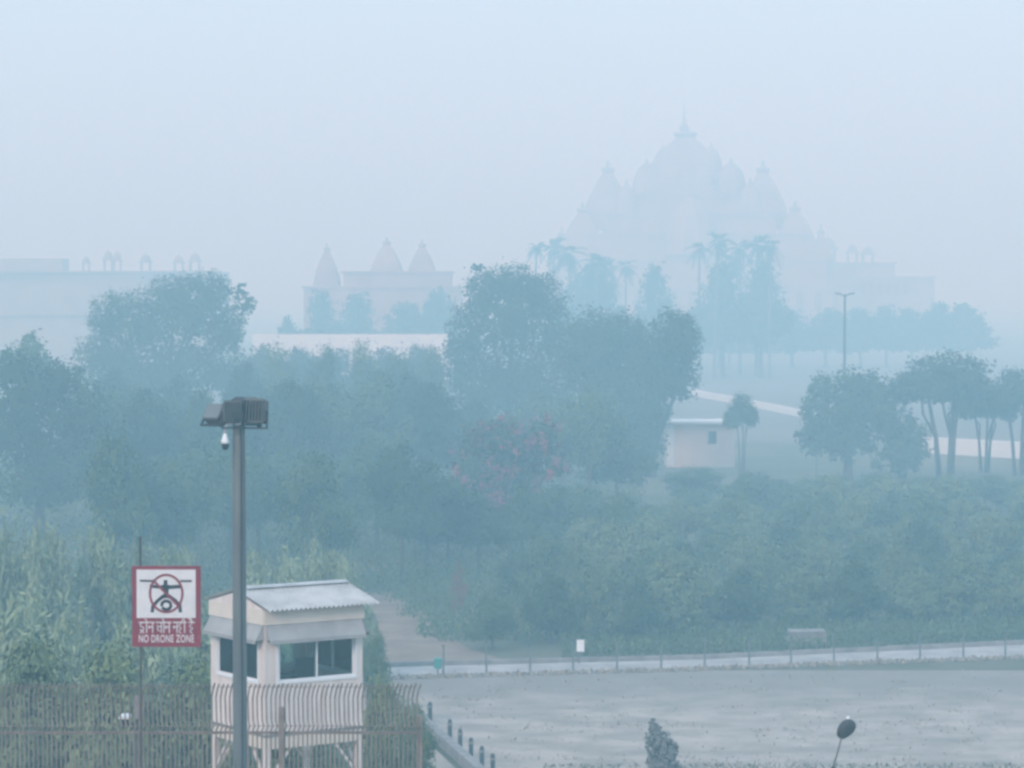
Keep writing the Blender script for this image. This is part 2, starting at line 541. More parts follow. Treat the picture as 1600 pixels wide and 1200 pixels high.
# shared crowns and trunks: unit size is 1 m wide, scaled per tree
SHAPES = {}
def shape(kind, v):
    key = (kind, v)
    if key in SHAPES: return SHAPES[key]
    sd_ = hash(kind) % 97 if False else sum(ord(q) for q in kind) + v * 31
    if kind == 'broad':          # 8 m wide, crown 7 m high on 2 m of trunk
        Ls = [((a[0], a[1], a[2] + 1.9), r) for a, r in lobes_round(sd_, 9, 8.6, 7.0)]
        cm = crown('crown', Ls, 9500, 0.25, M['leaf'], sd_, clump=.3)
        tm = trunk('trunk', 4.2, 0.22, [Ls[i][0] for i in range(1, 8)], M['bark'], sd_)
        d = (8.6, 9.0)
    elif kind == 'light':        # looser, paler crown
        Ls = [((a[0], a[1], a[2] + 1.7), r) for a, r in lobes_round(sd_, 8, 7.6, 7.2)]
        cm = crown('crown', Ls, 7500, 0.24, M['leaf2'], sd_, clump=.4, fill=.16)
        tm = trunk('trunk', 4.4, 0.18, [Ls[i][0] for i in range(1, 8)], M['bark'], sd_)
        d = (7.6, 9.0)
    elif kind == 'bush':         # dense shrub, foliage to the ground
        Ls = [((a[0], a[1], a[2] - .2), r) for a, r in lobes_round(sd_, 9, 4.2, 3.9)]
        cm = crown('crown', Ls, 8500, 0.14, M['leaf3'] if v % 2 else M['leaf' if v == 0 else 'leaf2'], sd_, clump=.34, fill=.22)
        tm = trunk('trunk', 1.5, 0.09, [Ls[i][0] for i in range(1, 7)], M['bark'], sd_)
        d = (4.2, 3.6)
    elif kind == 'hedge':
        Ls = [((a[0], a[1], a[2] - .2), r) for a, r in lobes_round(sd_, 9, 4.2, 3.9)]
        cm = crown('crown', Ls, 9500, 0.14, M['leaf3'], sd_, clump=.42, fill=.18)
        tm = trunk('trunk', 1.5, 0.09, [Ls[i][0] for i in range(1, 7)], M['bark'], sd_)
        d = (4.2, 3.6)
    elif kind == 'far':
        Ls = [((a[0], a[1], a[2] + .7), r) for a, r in lobes_round(sd_, 8, 8.0, 8.2)]
        cm = crown('crown', Ls, 3400, 0.48, M['leaf'], sd_)
        tm = trunk('trunk', 3.6, 0.22, [Ls[i][0] for i in range(1, 5)], M['bark'], sd_)
        d = (8.0, 9.0)
    elif kind == 'umbrella':     # flat-topped crown on bare forking stems
        rnd = random.Random(sd_)
        Ls = [((0, 0, 7.4), (2.7, 2.7, 1.5))]
        for i in range(8):
            a = i * .785 + rnd.uniform(-.2, .2)
            q = rnd.uniform(2.0, 3.0)
            Ls.append(((math.cos(a) * q, math.sin(a) * q, 6.3 + rnd.uniform(-.7, .7)), (1.55, 1.55, 1.15)))
        cm = crown('crown', Ls, 8500, 0.25, M['leaf'], sd_)
        mb = MB()
        for j in range(3):
            a = j * 2.1 + .3
            f0 = Vector((.45 * math.cos(a), .45 * math.sin(a), 0))
            f1 = Vector((.7 * math.cos(a), .7 * math.sin(a), 3.0))
            f2 = Vector((1.3 * math.cos(a), 1.3 * math.sin(a), 6.4))
            mb.tube([f0, f1, f2], [.19, .15, .10], 8)
            mb.tube([f1, f1.lerp(f2, .5) + Vector((.5, .2, 0)), Vector((2.2 * math.cos(a + .6), 2.2 * math.sin(a + .6), 6.5))], [.11, .09, .05], 7)
        tm = mb.mesh('trunk', M['bark'], True)
        d = (8.4, 8.5)
    elif kind == 'reed':         # tall shrub with long upright blades
        rnd = random.Random(sd_)
        Ls = [((0, 0, 2.4), (1.1, 1.1, 2.3))]
        for i in range(7):
            a = i * .9 + rnd.uniform(-.3, .3)
            Ls.append(((math.cos(a) * 1.0, math.sin(a) * 1.0, rnd.uniform(1.2, 4.4)), (.75, .75, 1.25)))
        cm = crown('foliage', Ls, 5200, 0.33, M['reed'], sd_, clump=.42, fill=.25, up=1.6)
        mb = MB()
        for j in range(9):
            a = j * .7
            mb.tube([(0.25 * math.cos(a), .25 * math.sin(a), 0), (.5 * math.cos(a), .5 * math.sin(a), 2.4), (.9 * math.cos(a), .9 * math.sin(a), 4.6 + rnd.uniform(-.6, .9))], [.035, .028, .012], 5)
        tm = mb.mesh('stem', M['palebark'], True)
        d = (3.6, 5.6)
    SHAPES[key] = (cm, tm, d)
    return SHAPES[key]
TREES = []
def tree(name, label, kind, v, px, top, width, Y, cat='tree', group=None, z0=None, rz=None, thin=1.0):
    """a tree as the photo shows it: middle column, top row, width in photo pixels, its distance"""
    cm, tm, (w0, h0) = shape(kind, v)
    p = W(px, top, Y)
    zb = gz(0, Y) if z0 is None else z0
    h = p.z - zb
    w = width / ppm(Y)
    rnd = random.Random(int(px * 7 + Y * 13 + v))
    t = thing(name, label, cat, (p.x, Y, zb), rnd.uniform(0, 6.28) if rz is None else rz, group)
    s = (w / w0, w / w0, h / h0)
    put(cm.name.split('.')[0], cm, t, sc=s)
    put(tm.name.split('.')[0], tm, t, sc=(s[0] * thin, s[1] * thin, s[2]))
    return t
def special(name, label, px, Y, lobes_px, n, leaf, m, seed, cat='tree', trunks=None, **k):
    """a landmark crown: lobes as (column, row, half width, half height) in the photo, given real depth"""
    q = ppm(Y)
    base = W(px, 600, Y)
    Ls = []
    rnd = random.Random(seed)
    for (cx, cy, hw, hh) in lobes_px:
        c = W(cx, cy, Y)
        Ls.append(((c.x - base.x, rnd.uniform(-.5, .5) * hw / q, c.z), (hw / q, hw / q * .9, hh / q)))
    t = thing(name, label, cat, (base.x, Y, 0))
    put('crown', crown('crown', Ls, n, leaf, m, seed, **k), t)
    hs = min(l[0][2] for l in Ls)
    put('trunk', trunk('trunk', max(2.5, hs), 0.38, [l[0] for l in Ls[:7]], M['bark'], seed), t)
    return t

# landmark trees rising above the wood
special('dome_tree', 'broad tree with a humped crown in front of the long pink building', 265, 245,
        [(300, 500, 62, 72), (225, 510, 72, 58), (170, 500, 38, 48), (330, 462, 38, 36), (270, 470, 50, 42), (355, 520, 40, 45), (385, 478, 19, 24), (160, 560, 45, 45), (250, 590, 100, 60), (340, 585, 60, 50), (375, 455, 14, 14), (180, 590, 60, 60)],
        28000, .24, M['leaf'], 11, clump=.22)
special('dome_tree', 'tallest rounded tree in the middle of the picture, its smooth dome dark against the haze', 795, 245,
        [(800, 500, 88, 82), (755, 470, 42, 46), (840, 470, 46, 44), (800, 452, 55, 38), (735, 530, 42, 55), (860, 535, 42, 60), (720, 570, 36, 45), (790, 600, 95, 70), (745, 620, 70, 55), (850, 620, 80, 65), (746, 418, 12, 8)],
        28000, .24, M['leaf'], 12, clump=.22)
special('broad_tree', 'hazy tree with a flat level top just right of the tallest dome tree', 945, 232,
        [(930, 540, 52, 58), (975, 540, 45, 50), (900, 560, 40, 60), (950, 600, 70, 50), (1005, 570, 40, 55)],
        17000, .24, M['leaf'], 13, clump=.24)
special('broad_tree', 'hazy tree with a square shoulder beside the pink shed, right edge of the central wood', 1018, 226,
        [(1050, 535, 42, 52), (1072, 550, 26, 60), (1022, 588, 46, 58), (1060, 604, 34, 36), (985, 640, 48, 50), (1020, 640, 30, 50), (1012, 690, 34, 45), (985, 700, 45, 45)],
        17000, .24, M['leaf'], 14, clump=.24)
special('flowering_tree', 'tree with pink red blossom clumps in the middle of the wood', 790, 165,
        [(740, 695, 34, 34), (790, 690, 48, 38), (850, 690, 30, 40), (865, 730, 24, 30), (800, 735, 60, 45), (730, 740, 36, 36), (790, 790, 70, 50)],
        12000, .20, M['leaf'], 15, m2=M['bloom'], share=.36, clump=.30)
special('broad_tree', 'dark spreading tree on the left edge of the picture, above the reedy shrubs', 60, 172,
        [(40, 620, 75, 60), (120, 650, 70, 60), (20, 580, 40, 40), (90, 600, 50, 40), (160, 690, 50, 50), (60, 700, 90, 70), (10, 680, 60, 60), (60, 765, 95, 50), (140, 745, 60, 50)],
        16000, .22, M['leaf'], 16, clump=.26)
special('broad_tree', 'small pale tree whose tip rises at the foot of the long pink building', 48, 205,
        [(48, 560, 26, 34), (30, 580, 30, 30), (60, 600, 35, 40)], 2600, .36, M['leaf2'], 17)
# right-hand group before the white wall
special('broad_tree', 'bushy tree below the tall double lamp, left one of the group by the white wall', 1325, 222,
        [(1325, 635, 66, 60), (1280, 665, 36, 55), (1375, 650, 45, 50), (1320, 690, 70, 48), (1350, 610, 40, 34), (1285, 615, 30, 30), (1262, 690, 22, 30)], 7000, .30, M['leaf'], 21, clump=.24)
special('broad_tree', 'low dark tree filling the gap between the bushy tree and the umbrella tree', 1412, 216,
        [(1405, 680, 36, 42), (1425, 700, 34, 40), (1400, 720, 40, 30), (1385, 645, 24, 30)], 3200, .28, M['leaf'], 22, clump=.24)
tree('umbrella_tree', 'flat topped umbrella tree on bare stems before the white wall', 'umbrella', 0, 1480, 562, 205, 222)
tree('umbrella_tree', 'umbrella tree at the right edge, half cut by the picture border', 'umbrella', 1, 1594, 586, 140, 228)
tree('umbrella_tree', 'slender umbrella tree squeezed between the two larger umbrella trees', 'umbrella', 2, 1540, 606, 120, 232)
tree('mushroom_tree', 'small dark tree with a mushroom crown beside the pink shed', 'umbrella', 1, 1160, 622, 62, 228)
# trees below the pale wall
for px, tp, w, Y, v, lab in ((430, 536, 95, 225, 0, 'pale loose tree at the left end below the long pale wall'),
                       (505, 538, 70, 215, 1, 'narrow bluish tree below the middle of the long pale wall'),
                       (572, 532, 75, 220, 2, 'tree with a pointed tip touching the long pale wall'),
                       (625, 545, 80, 225, 0, 'pale tree with a low rounded top below the long pale wall'),
                       (672, 540, 70, 235, 1, 'pale tree squeezed against the left foot of the tallest dome tree')):
    tree('broad_tree', lab, 'light', v, px, tp, w, Y)
for px, tp, w, Y, v, lab in ((385, 565, 90, 212, 2, 'pale tree under the drooping right end of the humped tree'),
                             (180, 575, 110, 214, 1, 'broad tree under the left end of the humped tree'),
                             (280, 585, 120, 210, 0, 'broad tree directly under the humped tree')):
    tree('broad_tree', lab, 'broad', v, px, tp, w, Y)
for px, tp, w, v, lab in ((410, 537, 75, 0, 'faint rounded tree at the left end before the long pale wall'),
                          (468, 541, 80, 1, 'faint rounded tree left of the middle before the long pale wall'),
                          (535, 543, 85, 2, 'faint rounded tree at the middle before the long pale wall'),
                          (600, 541, 80, 0, 'faint rounded tree right of the middle before the long pale wall'),
                          (655, 537, 75, 1, 'faint rounded tree at the right end before the long pale wall')):
    tree('broad_tree', lab, 'broad', v, px, tp, w * 1.35, 268 + v * 4)
# the wood itself: trees that merge into one another in the haze
rnd = random.Random(5)
wood = []
for x0, x1, t0, t1, Y0, Y1, n, wd, zone in (
        (120, 700, 578, 625, 178, 205, 14, 120, 'tree merging into the hazy wood behind the lamp mast'),
        (690, 985, 600, 660, 185, 212, 7, 120, 'tree merging into the hazy wood behind the pink blossom tree'),
        (150, 700, 660, 730, 135, 165, 12, 140, 'lower tree in the front ranks of the wood around the lamp mast'),
        (620, 1030, 730, 800, 148, 165, 9, 110, 'low tree in the front ranks of the wood around the pink blossom tree')):
    for i in range(n):
        px = x0 + (x1 - x0) * (i + rnd.uniform(.2, .8)) / n
        wood.append(tree('wood_tree', zone, rnd.choice(['broad', 'light']), rnd.randrange(3), px, rnd.uniform(t0, t1), wd * rnd.uniform(.8, 1.25), rnd.uniform(Y0, Y1), group='trees of the hazy wood'))
# shrubs between the wood and the road on the right
for px, tp, w, Y, lab in (
        (770, 932, 96, 119, 'round dark bush standing alone at the left end of the roadside bushes'),
        (860, 900, 100, 121, 'bush behind the small white notice box'),
        (935, 880, 110, 122, 'light green roadside bush right of the small white notice box'),
        (1065, 862, 150, 124, 'brightest green bush, tallest of the roadside row'),
        (1000, 905, 80, 120, 'low roadside bush in front of the brightest green one'),
        (1160, 890, 120, 125, 'roadside bush left of the pale block'),
        (1255, 885, 120, 127, 'spreading roadside bush above the pale block'),
        (1340, 880, 110, 126, 'roadside bush just right of the pale block'),
        (1425, 890, 110, 127, 'dull green roadside bush towards the right'),
        (1505, 862, 130, 128, 'tall yellowish roadside bush near the right edge'),
        (1585, 870, 110, 128, 'roadside bush cut by the right edge of the picture')):
    tree('roadside_bush', lab, 'bush', int(px) % 4, px, tp, w, Y, 'bush', 'bushes along the road')
for px, tp, w, Y, lab in (
        (850, 835, 110, 136, 'bush of the second rank above the round dark bush'),
        (965, 815, 110, 140, 'dark bush of the second rank left of the bare slope'),
        (905, 850, 80, 132, 'small pale bush of the second rank behind the notice box'),
        (1150, 770, 100, 165, 'dark rounded bush halfway up the hazy scrub below the shed'),
        (1175, 835, 110, 142, 'dark bush of the second rank behind the brightest green bush'),
        (1285, 790, 80, 160, 'small upright bush in the hazy scrub right of the shed'),
        (1270, 835, 100, 143, 'pale bush of the second rank over the pale block'),
        (1350, 835, 90, 145, 'bush of the second rank under the umbrella trees'),
        (1440, 815, 110, 148, 'wide bush of the second rank below the white wall'),
        (1555, 800, 110, 150, 'dark bush of the second rank near the right edge'),
        (1400, 770, 100, 172, 'faint bush in the scrub under the bare stems of the umbrella trees'),
        (1500, 770, 110, 176, 'faint wide bush in the scrub right of the umbrella tree stems'),
        (1215, 760, 100, 192, 'faint bush right of the pink shed'),
        (1330, 765, 110, 186, 'faint bush below the bushy tree by the white wall'),
        (1590, 765, 90, 190, 'faint bush below the right end of the white wall')):
    tree('scrub_bush', lab, 'bush', int(px) % 4, px, tp, w, Y, 'bush', 'bushes of the hazy scrub')
for px, tp, w, Y, lab in (
        (1085, 728, 120, 196, 'soft low tree at the foot of the pink shed'),
        (1190, 738, 120, 190, 'soft low tree right of the pink shed, below the small dark mushroom tree'),
        (1285, 742, 130, 194, 'soft low tree under the bushy tree by the white wall'),
        (1375, 738, 120, 188, 'soft low tree below the gap left of the umbrella trees'),
        (1455, 744, 130, 192, 'soft low tree at the foot of the largest umbrella tree'),
        (1540, 742, 120, 190, 'soft low tree at the foot of the slender umbrella tree'),
        (1610, 748, 110, 194, 'soft low tree cut by the right edge below the white wall')):
    tree('low_tree', lab, 'light', int(px) % 3, px, tp, w, Y, 'tree', 'soft low trees below the white wall')
rnd = random.Random(17)
for r_, (t0, t1, Y0, Y1, n, wd) in enumerate(((742, 765, 176, 186, 8, 105), (770, 795, 158, 168, 9, 100), (805, 830, 146, 154, 9, 95), (845, 865, 134, 140, 9, 90))):
    for i in range(n):
        px = (1040 if r_ < 2 else 760 + 120 * (r_ == 2)) + (1620 - (1040 if r_ < 2 else 760 + 120 * (r_ == 2))) * (i + rnd.uniform(.1, .9)) / n
        tree('scrub_bush', 'soft bush merging into the hazy scrub between the road and the white wall', 'bush', rnd.randrange(4), px, rnd.uniform(t0, t1), wd * rnd.uniform(.8, 1.3), rnd.uniform(Y0, Y1), 'bush', 'bushes merging in the hazy scrub')
t = tree('dry_bush', 'reddish dry bush beside the bare earth slope', 'bush', 1, 718, 878, 38, 128, 'bush')
for c in t.children:
    if c.type == 'MESH' and c.name.startswith('crown'):
        c.data = crown('crown', lobes_round(61, 6, 4.2, 3.8), 700, .2, M['dryleaf'], 61)
# tall reedy shrubs behind the fence on the left
for px, tp, w, Y, v, lab in (
        (12, 798, 110, 102, 0, 'reedy shrub at the left border, highest tips of its row'),
        (85, 815, 110, 100, 1, 'reedy shrub second from the left border'),
        (150, 812, 105, 102, 2, 'reedy shrub left of the no drone sign'),
        (215, 822, 110, 101, 0, 'reedy shrub right behind the no drone sign'),
        (290, 842, 105, 100, 1, 'reedy shrub between the no drone sign and the lamp mast'),
        (420, 850, 100, 104, 2, 'reedy shrub right of the lamp mast above the cabin roof'),
        (492, 828, 90, 108, 0, 'reedy shrub with bare pale tips above the cabin roof'),
        (545, 862, 80, 108, 1, 'reedy shrub above the right end of the cabin roof')):
    tree('reedy_shrub', lab, 'reed', v, px, tp, w, Y, 'shrub', 'tall reedy shrubs behind the fence')
for px, tp, w, Y, v, lab in (
        (25, 915, 150, 82, 2, 'yellow green shrub low behind the fence at the left border'),
        (110, 930, 150, 81, 0, 'shrub low behind the fence left of the post with the small camera'),
        (200, 960, 140, 80, 1, 'shrub low behind the fence under the no drone sign'),
        (290, 960, 140, 82, 2, 'shrub low behind the fence between sign and cabin')):
    tree('reedy_shrub', lab, 'reed', v, px, tp, w, Y, 'shrub', 'tall reedy shrubs behind the fence')
for px, tp, w, Y, lab in (
        (60, 1010, 210, 62, 'leafy bush at the foot of the fence by the left border'),
        (180, 1020, 200, 61.5, 'leafy bush at the foot of the fence behind the small camera'),
        (300, 1040, 190, 62.5, 'leafy bush at the foot of the fence left of the cabin'),
        (450, 1120, 200, 63, 'leafy bush seen beneath the raised cabin'),
        (606, 1064, 105, 66, 'bush with pale leaves right of the cabin at the fence end'),
        (648, 1106, 80, 72, 'straggling low bush hanging over the low wall')):
    tree('leafy_bush', lab, 'hedge', int(px) % 4, px, tp, w, Y, 'bush', 'leafy bushes by the fence')
tree('leafy_bush', 'small green bush between cabin and bare slope', 'bush', 2, 588, 985, 60, 96, 'bush')

# palms far off before the temple
def frond_crown(seed, n=17, L=2.6):
    rng = np.random.default_rng(seed)
    P, N, U, ln, wd = [], [], [], [], []
    for i in range(n):
        a = i * 2.399 + rng.uniform(-.2, .2)
        e = rng.uniform(-.9, 1.15)
        L_ = L * rng.uniform(.65, 1.15)
        d0 = np.array([math.cos(a) * math.cos(e), math.sin(a) * math.cos(e), math.sin(e)])
        side = np.array([-math.sin(a), math.cos(a), 0])
        for t in np.linspace(.12, 1, 12):
            pos = d0 * L_ * t + np.array([0, 0, -0.75 * L_ * t * t * .6])
            tan = d0 * L_ + np.array([0, 0, -0.9 * L_ * t])
            tan /= np.linalg.norm(tan)
            for s in (-1, 1):
                u = side * s * .8 + tan * .6 + np.array([0, 0, -.25])
                u /= np.linalg.norm(u)
                l = .75 * (1.1 - .6 * t)
                nn = np.cross(u, tan); nn /= np.linalg.norm(nn)
                P.append(pos + u * l * .5); N.append(nn); U.append(u); ln.append(l); wd.append(.2)
    V = quads(np.array(P), np.array(N), np.array(U), np.array(ln), np.array(wd), .05)
    return mesh_quads('fronds', V, M['palm'], rng.uniform(0, 1, len(P)))
PALM = [frond_crown(s) for s in (1, 2, 3)]
PTR = MB().tube([(0, 0, 0), (.1, 0, 5), (.05, 0, 10), (0, 0, 14.7)], [.28, .2, .17, .15], 8).mesh('trunk', M['palebark'], True)
for i, (px, tp, w, lab) in enumerate((
        (828, 372, 30, 'lone thin palm left of the palm clump, over the tallest dome tree'),
        (868, 366, 46, 'tallest palm at the left end of the left palm clump'),
        (900, 372, 50, 'second palm of the left clump, before the temple foot'),
        (928, 386, 52, 'middle palm of the left clump'),
        (952, 398, 46, 'short palm of the left clump towards the temple'),
        (975, 400, 34, 'last palm at the right end of the left clump'),
        (1093, 372, 34, 'thin palm at the left end of the right palm clump'),
        (1117, 358, 44, 'tall palm with a ragged head in the right clump'),
        (1140, 385, 54, 'lower bushy palm in the right clump'),
        (1157, 366, 46, 'palm of the right clump with a long bare trunk'),
        (1182, 362, 48, 'broad palm of the right clump'),
        (1203, 366, 40, 'palm at the right end of the right clump'))):
    Y = 455 + (i * 37) % 50
    p = W(px, tp, Y)
    t = thing('palm_tree', lab, 'palm', (p.x, Y, 0), i * 1.3, 'palms before the temple')
    ln_ = random.Random(i).uniform(-1.6, 1.6)
    s = w / ppm(Y) / 3.7
    put('fronds', PALM[i % 3], t, loc=(ln_, 0, p.z - 1.6 * s), sc=(s, s, s * 1.15))
    put('trunk', PTR, t, sc=(1, 1, (p.z - 1.6 * s) / 14.7), rot=(0, math.atan2(ln_, p.z - 1.6 * s), 0))
# dense foliage under the palms
for px, tp, w, Y, lab in ((915, 412, 130, 470, 'rounded far tree under the left palm clump'),
                          (1022, 412, 90, 460, 'far columnar tree between the two palm clumps'),
                          (1130, 408, 130, 470, 'rounded far tree under the right palm clump'),
                          (1190, 405, 110, 466, 'far tree under the right end of the right palm clump'),
                          (448, 492, 52, 430, 'small far bush before the three spired shrine'),
                          (500, 452, 80, 450, 'faint far tree before the left spire of the three spired shrine'),
                          (560, 456, 100, 452, 'faint far tree between the left and middle spires of the shrine'),
                          (690, 446, 80, 450, 'faint far tree before the right spire of the shrine'),
                          (640, 470, 120, 440, 'faint far tree at the foot of the three spired shrine'),
                          (960, 470, 90, 415, 'faint far tree behind the flat topped tree')):
    tree('far_tree', lab, 'far', int(px) % 3, px, tp, w, Y)
for px, tp, w, lab in ((1125, 488, 90, 'first tree at the left end of the far row below the temple'),
                       (1185, 492, 70, 'second tree of the far row, under the palms'),
                       (1238, 484, 66, 'third tree of the far row, left of the tall double lamp'),
                       (1290, 480, 66, 'tree of the far row just left of the tall double lamp'),
                       (1345, 480, 62, 'tree of the far row just right of the tall double lamp'),
                       (1385, 476, 50, 'round tree of the far row, second right of the tall double lamp'),
                       (1425, 480, 54, 'tree of the far row, fourth from its right end'),
                       (1465, 470, 50, 'tallest tree towards the right end of the far row'),
                       (1512, 472, 62, 'round headed tree at the right end of the far row')):
    tree('row_tree', lab, 'far', int(px) % 3, px, tp, w * 1.55, 520 + int(px) % 9, group='far row of trees below the temple')

# undergrowth and dry grass: nobody could count them
def scatter(name, spots, n, ln, m, seed, upright=1.2, zf=None):
    rng = np.random.default_rng(seed)
    P = np.zeros((n, 3))
    for i in range(n): P[i] = spots(rng)
    k = n
    U = rng.normal(size=(k, 3)) * .7 + np.array([0, 0, upright]); U /= np.linalg.norm(U, axis=1)[:, None]
    N = unit(rng, k); N -= U * (N * U).sum(1)[:, None]; N /= np.linalg.norm(N, axis=1)[:, None]
    l = ln * rng.uniform(.5, 1.5, k)
    P[:, 2] += l * .4
    me = mesh_quads(name, quads(P, N, U, l, l * rng.uniform(.25, .6, k), .1), m, rng.uniform(0, 1, k))
    return tag(put(name, me), kind='stuff')
def on_path(x, y):
    t = (y - 114) / 24.0
    if not 0 <= t <= 1: return False
    c = -4.2 - 2.6 * t
    return abs(x - c - .5 * math.sin(y * .9)) < 2.1 - 1.2 * t
def scrub(rng):
    while True:
        y = 121.5 + 127 * rng.uniform() ** 1.3
        x = rng.uniform(-.2, .2) * y
        if x > 2 and rng.uniform() < .12:
            y = pick(rb, x) + .9 + 5 * rng.uniform() ** 2
            return (x, y, rng.uniform(0, .5))
        if on_path(x, y) or (x > .045 * y and y > 150 and rng.uniform() < .75) or (x > 9 and y > 205): continue
        return (x, y, rng.uniform(0, 1) ** 1.6 * (.5 + .6 * sm(122, 140, y)))
scatter('undergrowth', scrub, 150000, .19, M['leaf2'], 3)
def clumps(rng, _c=[]):
    if not _c:
        q = np.random.default_rng(8)
        for i in range(150):
            y = q.uniform(87, 112)
            _c.append((q.uniform(kerb_x(y) + .6, .2 * y), y, q.uniform(.2, 1.1)))
        for i in range(40):
            y = q.uniform(88.5, 91.5)
            _c.append((q.uniform(1, 18), y, q.uniform(.3, 1.2)))
    c = _c[rng.integers(len(_c))]
    return (c[0] + rng.normal() * c[2], c[1] + rng.normal() * c[2] * .8, 0)
scatter('dry_grass', clumps, 2600, .10, M['straw'], 4)
def near_edge(rng):
    y = 84 + 6.2 * rng.uniform()
    x = rng.uniform(1.0, .2 * y)
    return (x, y, gz(0, y))
scatter('edge_grass', near_edge, 4500, .12, M['straw2'], 14)
def verge(rng):
    x = rng.uniform(-7, 27)
    return (x, pick(rf, x) - rng.uniform(.1, 1.0), 0)
scatter('verge_grass', verge, 3500, .16, M['straw'], 6)
def cabin_side(rng):
    y = rng.uniform(64, 100)
    return (rng.uniform(-.19 * y, kerb_x(y) - 3.0), y, gz(0, y))
scatter('ground_cover', cabin_side, 9000, .5, M['leaf2'], 9)

# ------------------------------------------------------------------ the temple and its neighbours, deep in the haze
def shikhara(r, h):
    """a curved tower profile ending in a fluted cap"""
    P = [(r, 0)]
    for t in np.linspace(0.05, 1, 9):
        P.append((r * (1 - .80 * t ** 1.7), h * t * .80))
        P.append((r * (1 - .80 * t ** 1.7) * .95, h * (t * .80 + .012)))
    P += [(r * .22, h * .83), (r * .25, h * .86), (r * .22, h * .885), (r * .08, h * .90), (r * .07, h * .95), (.04 * r, h)]
    return P
def dome(r, h):
    P = [(r * 1.04, 0), (r * 1.04, h * .05)]
    for a in np.linspace(0, 1.35, 10):
        P.append((r * math.cos(a), h * (.06 + .80 * math.sin(a))))
    P += [(r * .2, h * .86), (r * .1, h * .90), (r * .12, h * .93), (.03 * r, h)]
    return P
TY = 690.0
q = ppm(TY)
c0 = W(1072, 600, TY)
temple = thing('temple', 'large pink temple with a tall dome and stepped spires, almost lost in haze', 'temple', (c0.x, TY, 0))
def tx(px): return (px - 1072) / q
def tz(py): return W(1072, py, TY).z
def tower_part(name, px, y_top, y_foot, w, kind, dy, m='sandstone', sq=.55, ribs=0, parent=temple):
    z0, z1 = tz(y_foot), tz(y_top)
    f = shikhara if kind == 's' else dome
    mb = MB()
    r = w / q / 2
    mb.lathe(f(r, z1 - z0), (tx(px), dy, z0), 24, sq, ribs, .04 if ribs else 0)
    return mb.build(name, M[m], parent)
# terraces, stepped up under the towers
mb = MB()
for a, b, yt, dp in ((850, 1310, 445, 44), (878, 1278, 404, 40), (908, 1246, 366, 34), (944, 1204, 334, 28), (984, 1166, 304, 22), (1010, 1134, 272, 16)):
    zt = tz(yt)
    mb.box(((tx(a) + tx(b)) / 2, 0, zt / 2), ((b - a) / q, dp, zt))
    mb.box(((tx(a) + tx(b)) / 2, 0, zt - .35), ((b - a) / q + .9, dp + .9, .5))
mb.build('terrace', M['sandstone'], temple)
mb = MB()
for k in range(16):
    x = tx(880) + k * (tx(1290) - tx(880)) / 15
    MB().box((x, -22.05, tz(470)), (1.5, .2, 4.2)).build('opening', M['deepstone'], temple)
tower_part('main_dome', 1070, 194, 306, 150, 's', 0, sq=.3, ribs=12)
mb = MB().lathe([(1.6, 0), (2.3, .6), (1.2, 1.6), (.9, 2.6), (1.3, 3.3), (.5, 4.4), (.22, 7.2), (.05, 9.5)], (tx(1068), 0, tz(222)), 16)
mb.build('finial', M['sandstone'], temple, True)
for px, t, f_, w, k, dy in ((1008, 250, 306, 44, 'd', -7), (1138, 248, 306, 46, 'd', -7), (1034, 226, 276, 34, 'd', -5), (1108, 224, 276, 34, 'd', -5), (948, 252, 360, 86, 's', -6), (1188, 252, 360, 86, 's', -6),
                            (976, 282, 350, 40, 'd', -10), (1166, 280, 350, 42, 'd', -10), (908, 318, 405, 76, 's', -12), (1234, 316, 405, 76, 's', -12),
                            (1072, 300, 400, 84, 'd', -15), (876, 356, 445, 50, 's', -14), (1272, 352, 445, 52, 's', -14)):
    tower_part('side_dome' if k == 'd' else 'spire', px, t, f_, w, k, dy, sq=.12 if k == 'd' else .6, ribs=10 if k == 'd' else 0)
wing = thing('temple_wing', 'low pink wing with small roof pavilions on the right of the large temple', 'building', (W(1345, 600, 720).x, 720, 0))
qw = ppm(720)
def wx(px): return (px - 1345) / qw
def wz(py): return W(1345, py, 720).z
mb = MB()
for a, b, yt, dp in ((1262, 1452, 432, 16), (1262, 1392, 410, 14)):
    zt = wz(yt)
    mb.box(((wx(a) + wx(b)) / 2, 0, zt / 2), ((b - a) / qw, dp, zt))
    mb.box(((wx(a) + wx(b)) / 2, 0, zt - .25), ((b - a) / qw + .8, dp + .8, .4))
mb.build('wall', M['sandstone'], wing)
mb = MB()
for k in range(11): MB().box((wx(1275) + k * 2.1, -8.02, wz(452)), (1.0, .1, 2.6)).build('opening', M['deepstone'], wing)
def pavilion(parent, x, y, z, w, h, m='sandstone'):
    """a little roof pavilion: posts, eave, dome"""
    mb = MB()
    for sx in (-1, 1):
        for sy in (-1, 1):
            mb.box((x + sx * w * .38, y + sy * w * .38, z + h * .24), (w * .13, w * .13, h * .48))
    mb.box((x, y, z + h * .50), (w * 1.15, w * 1.15, h * .07))
    mb.lathe([(w * .45, h * .53), (w * .47, h * .62), (w * .38, h * .75), (w * .2, h * .84), (w * .05, h * .88), (.02, h)], (x, y, z), 14)
    return mb.build('pavilion', M[m], parent)
for px, t, f_, w in ((1290, 366, 412, 26), (1328, 378, 412, 18), (1352, 382, 412, 20)):
    pavilion(wing, wx(px), -4, wz(f_), w / qw, wz(t) - wz(f_))

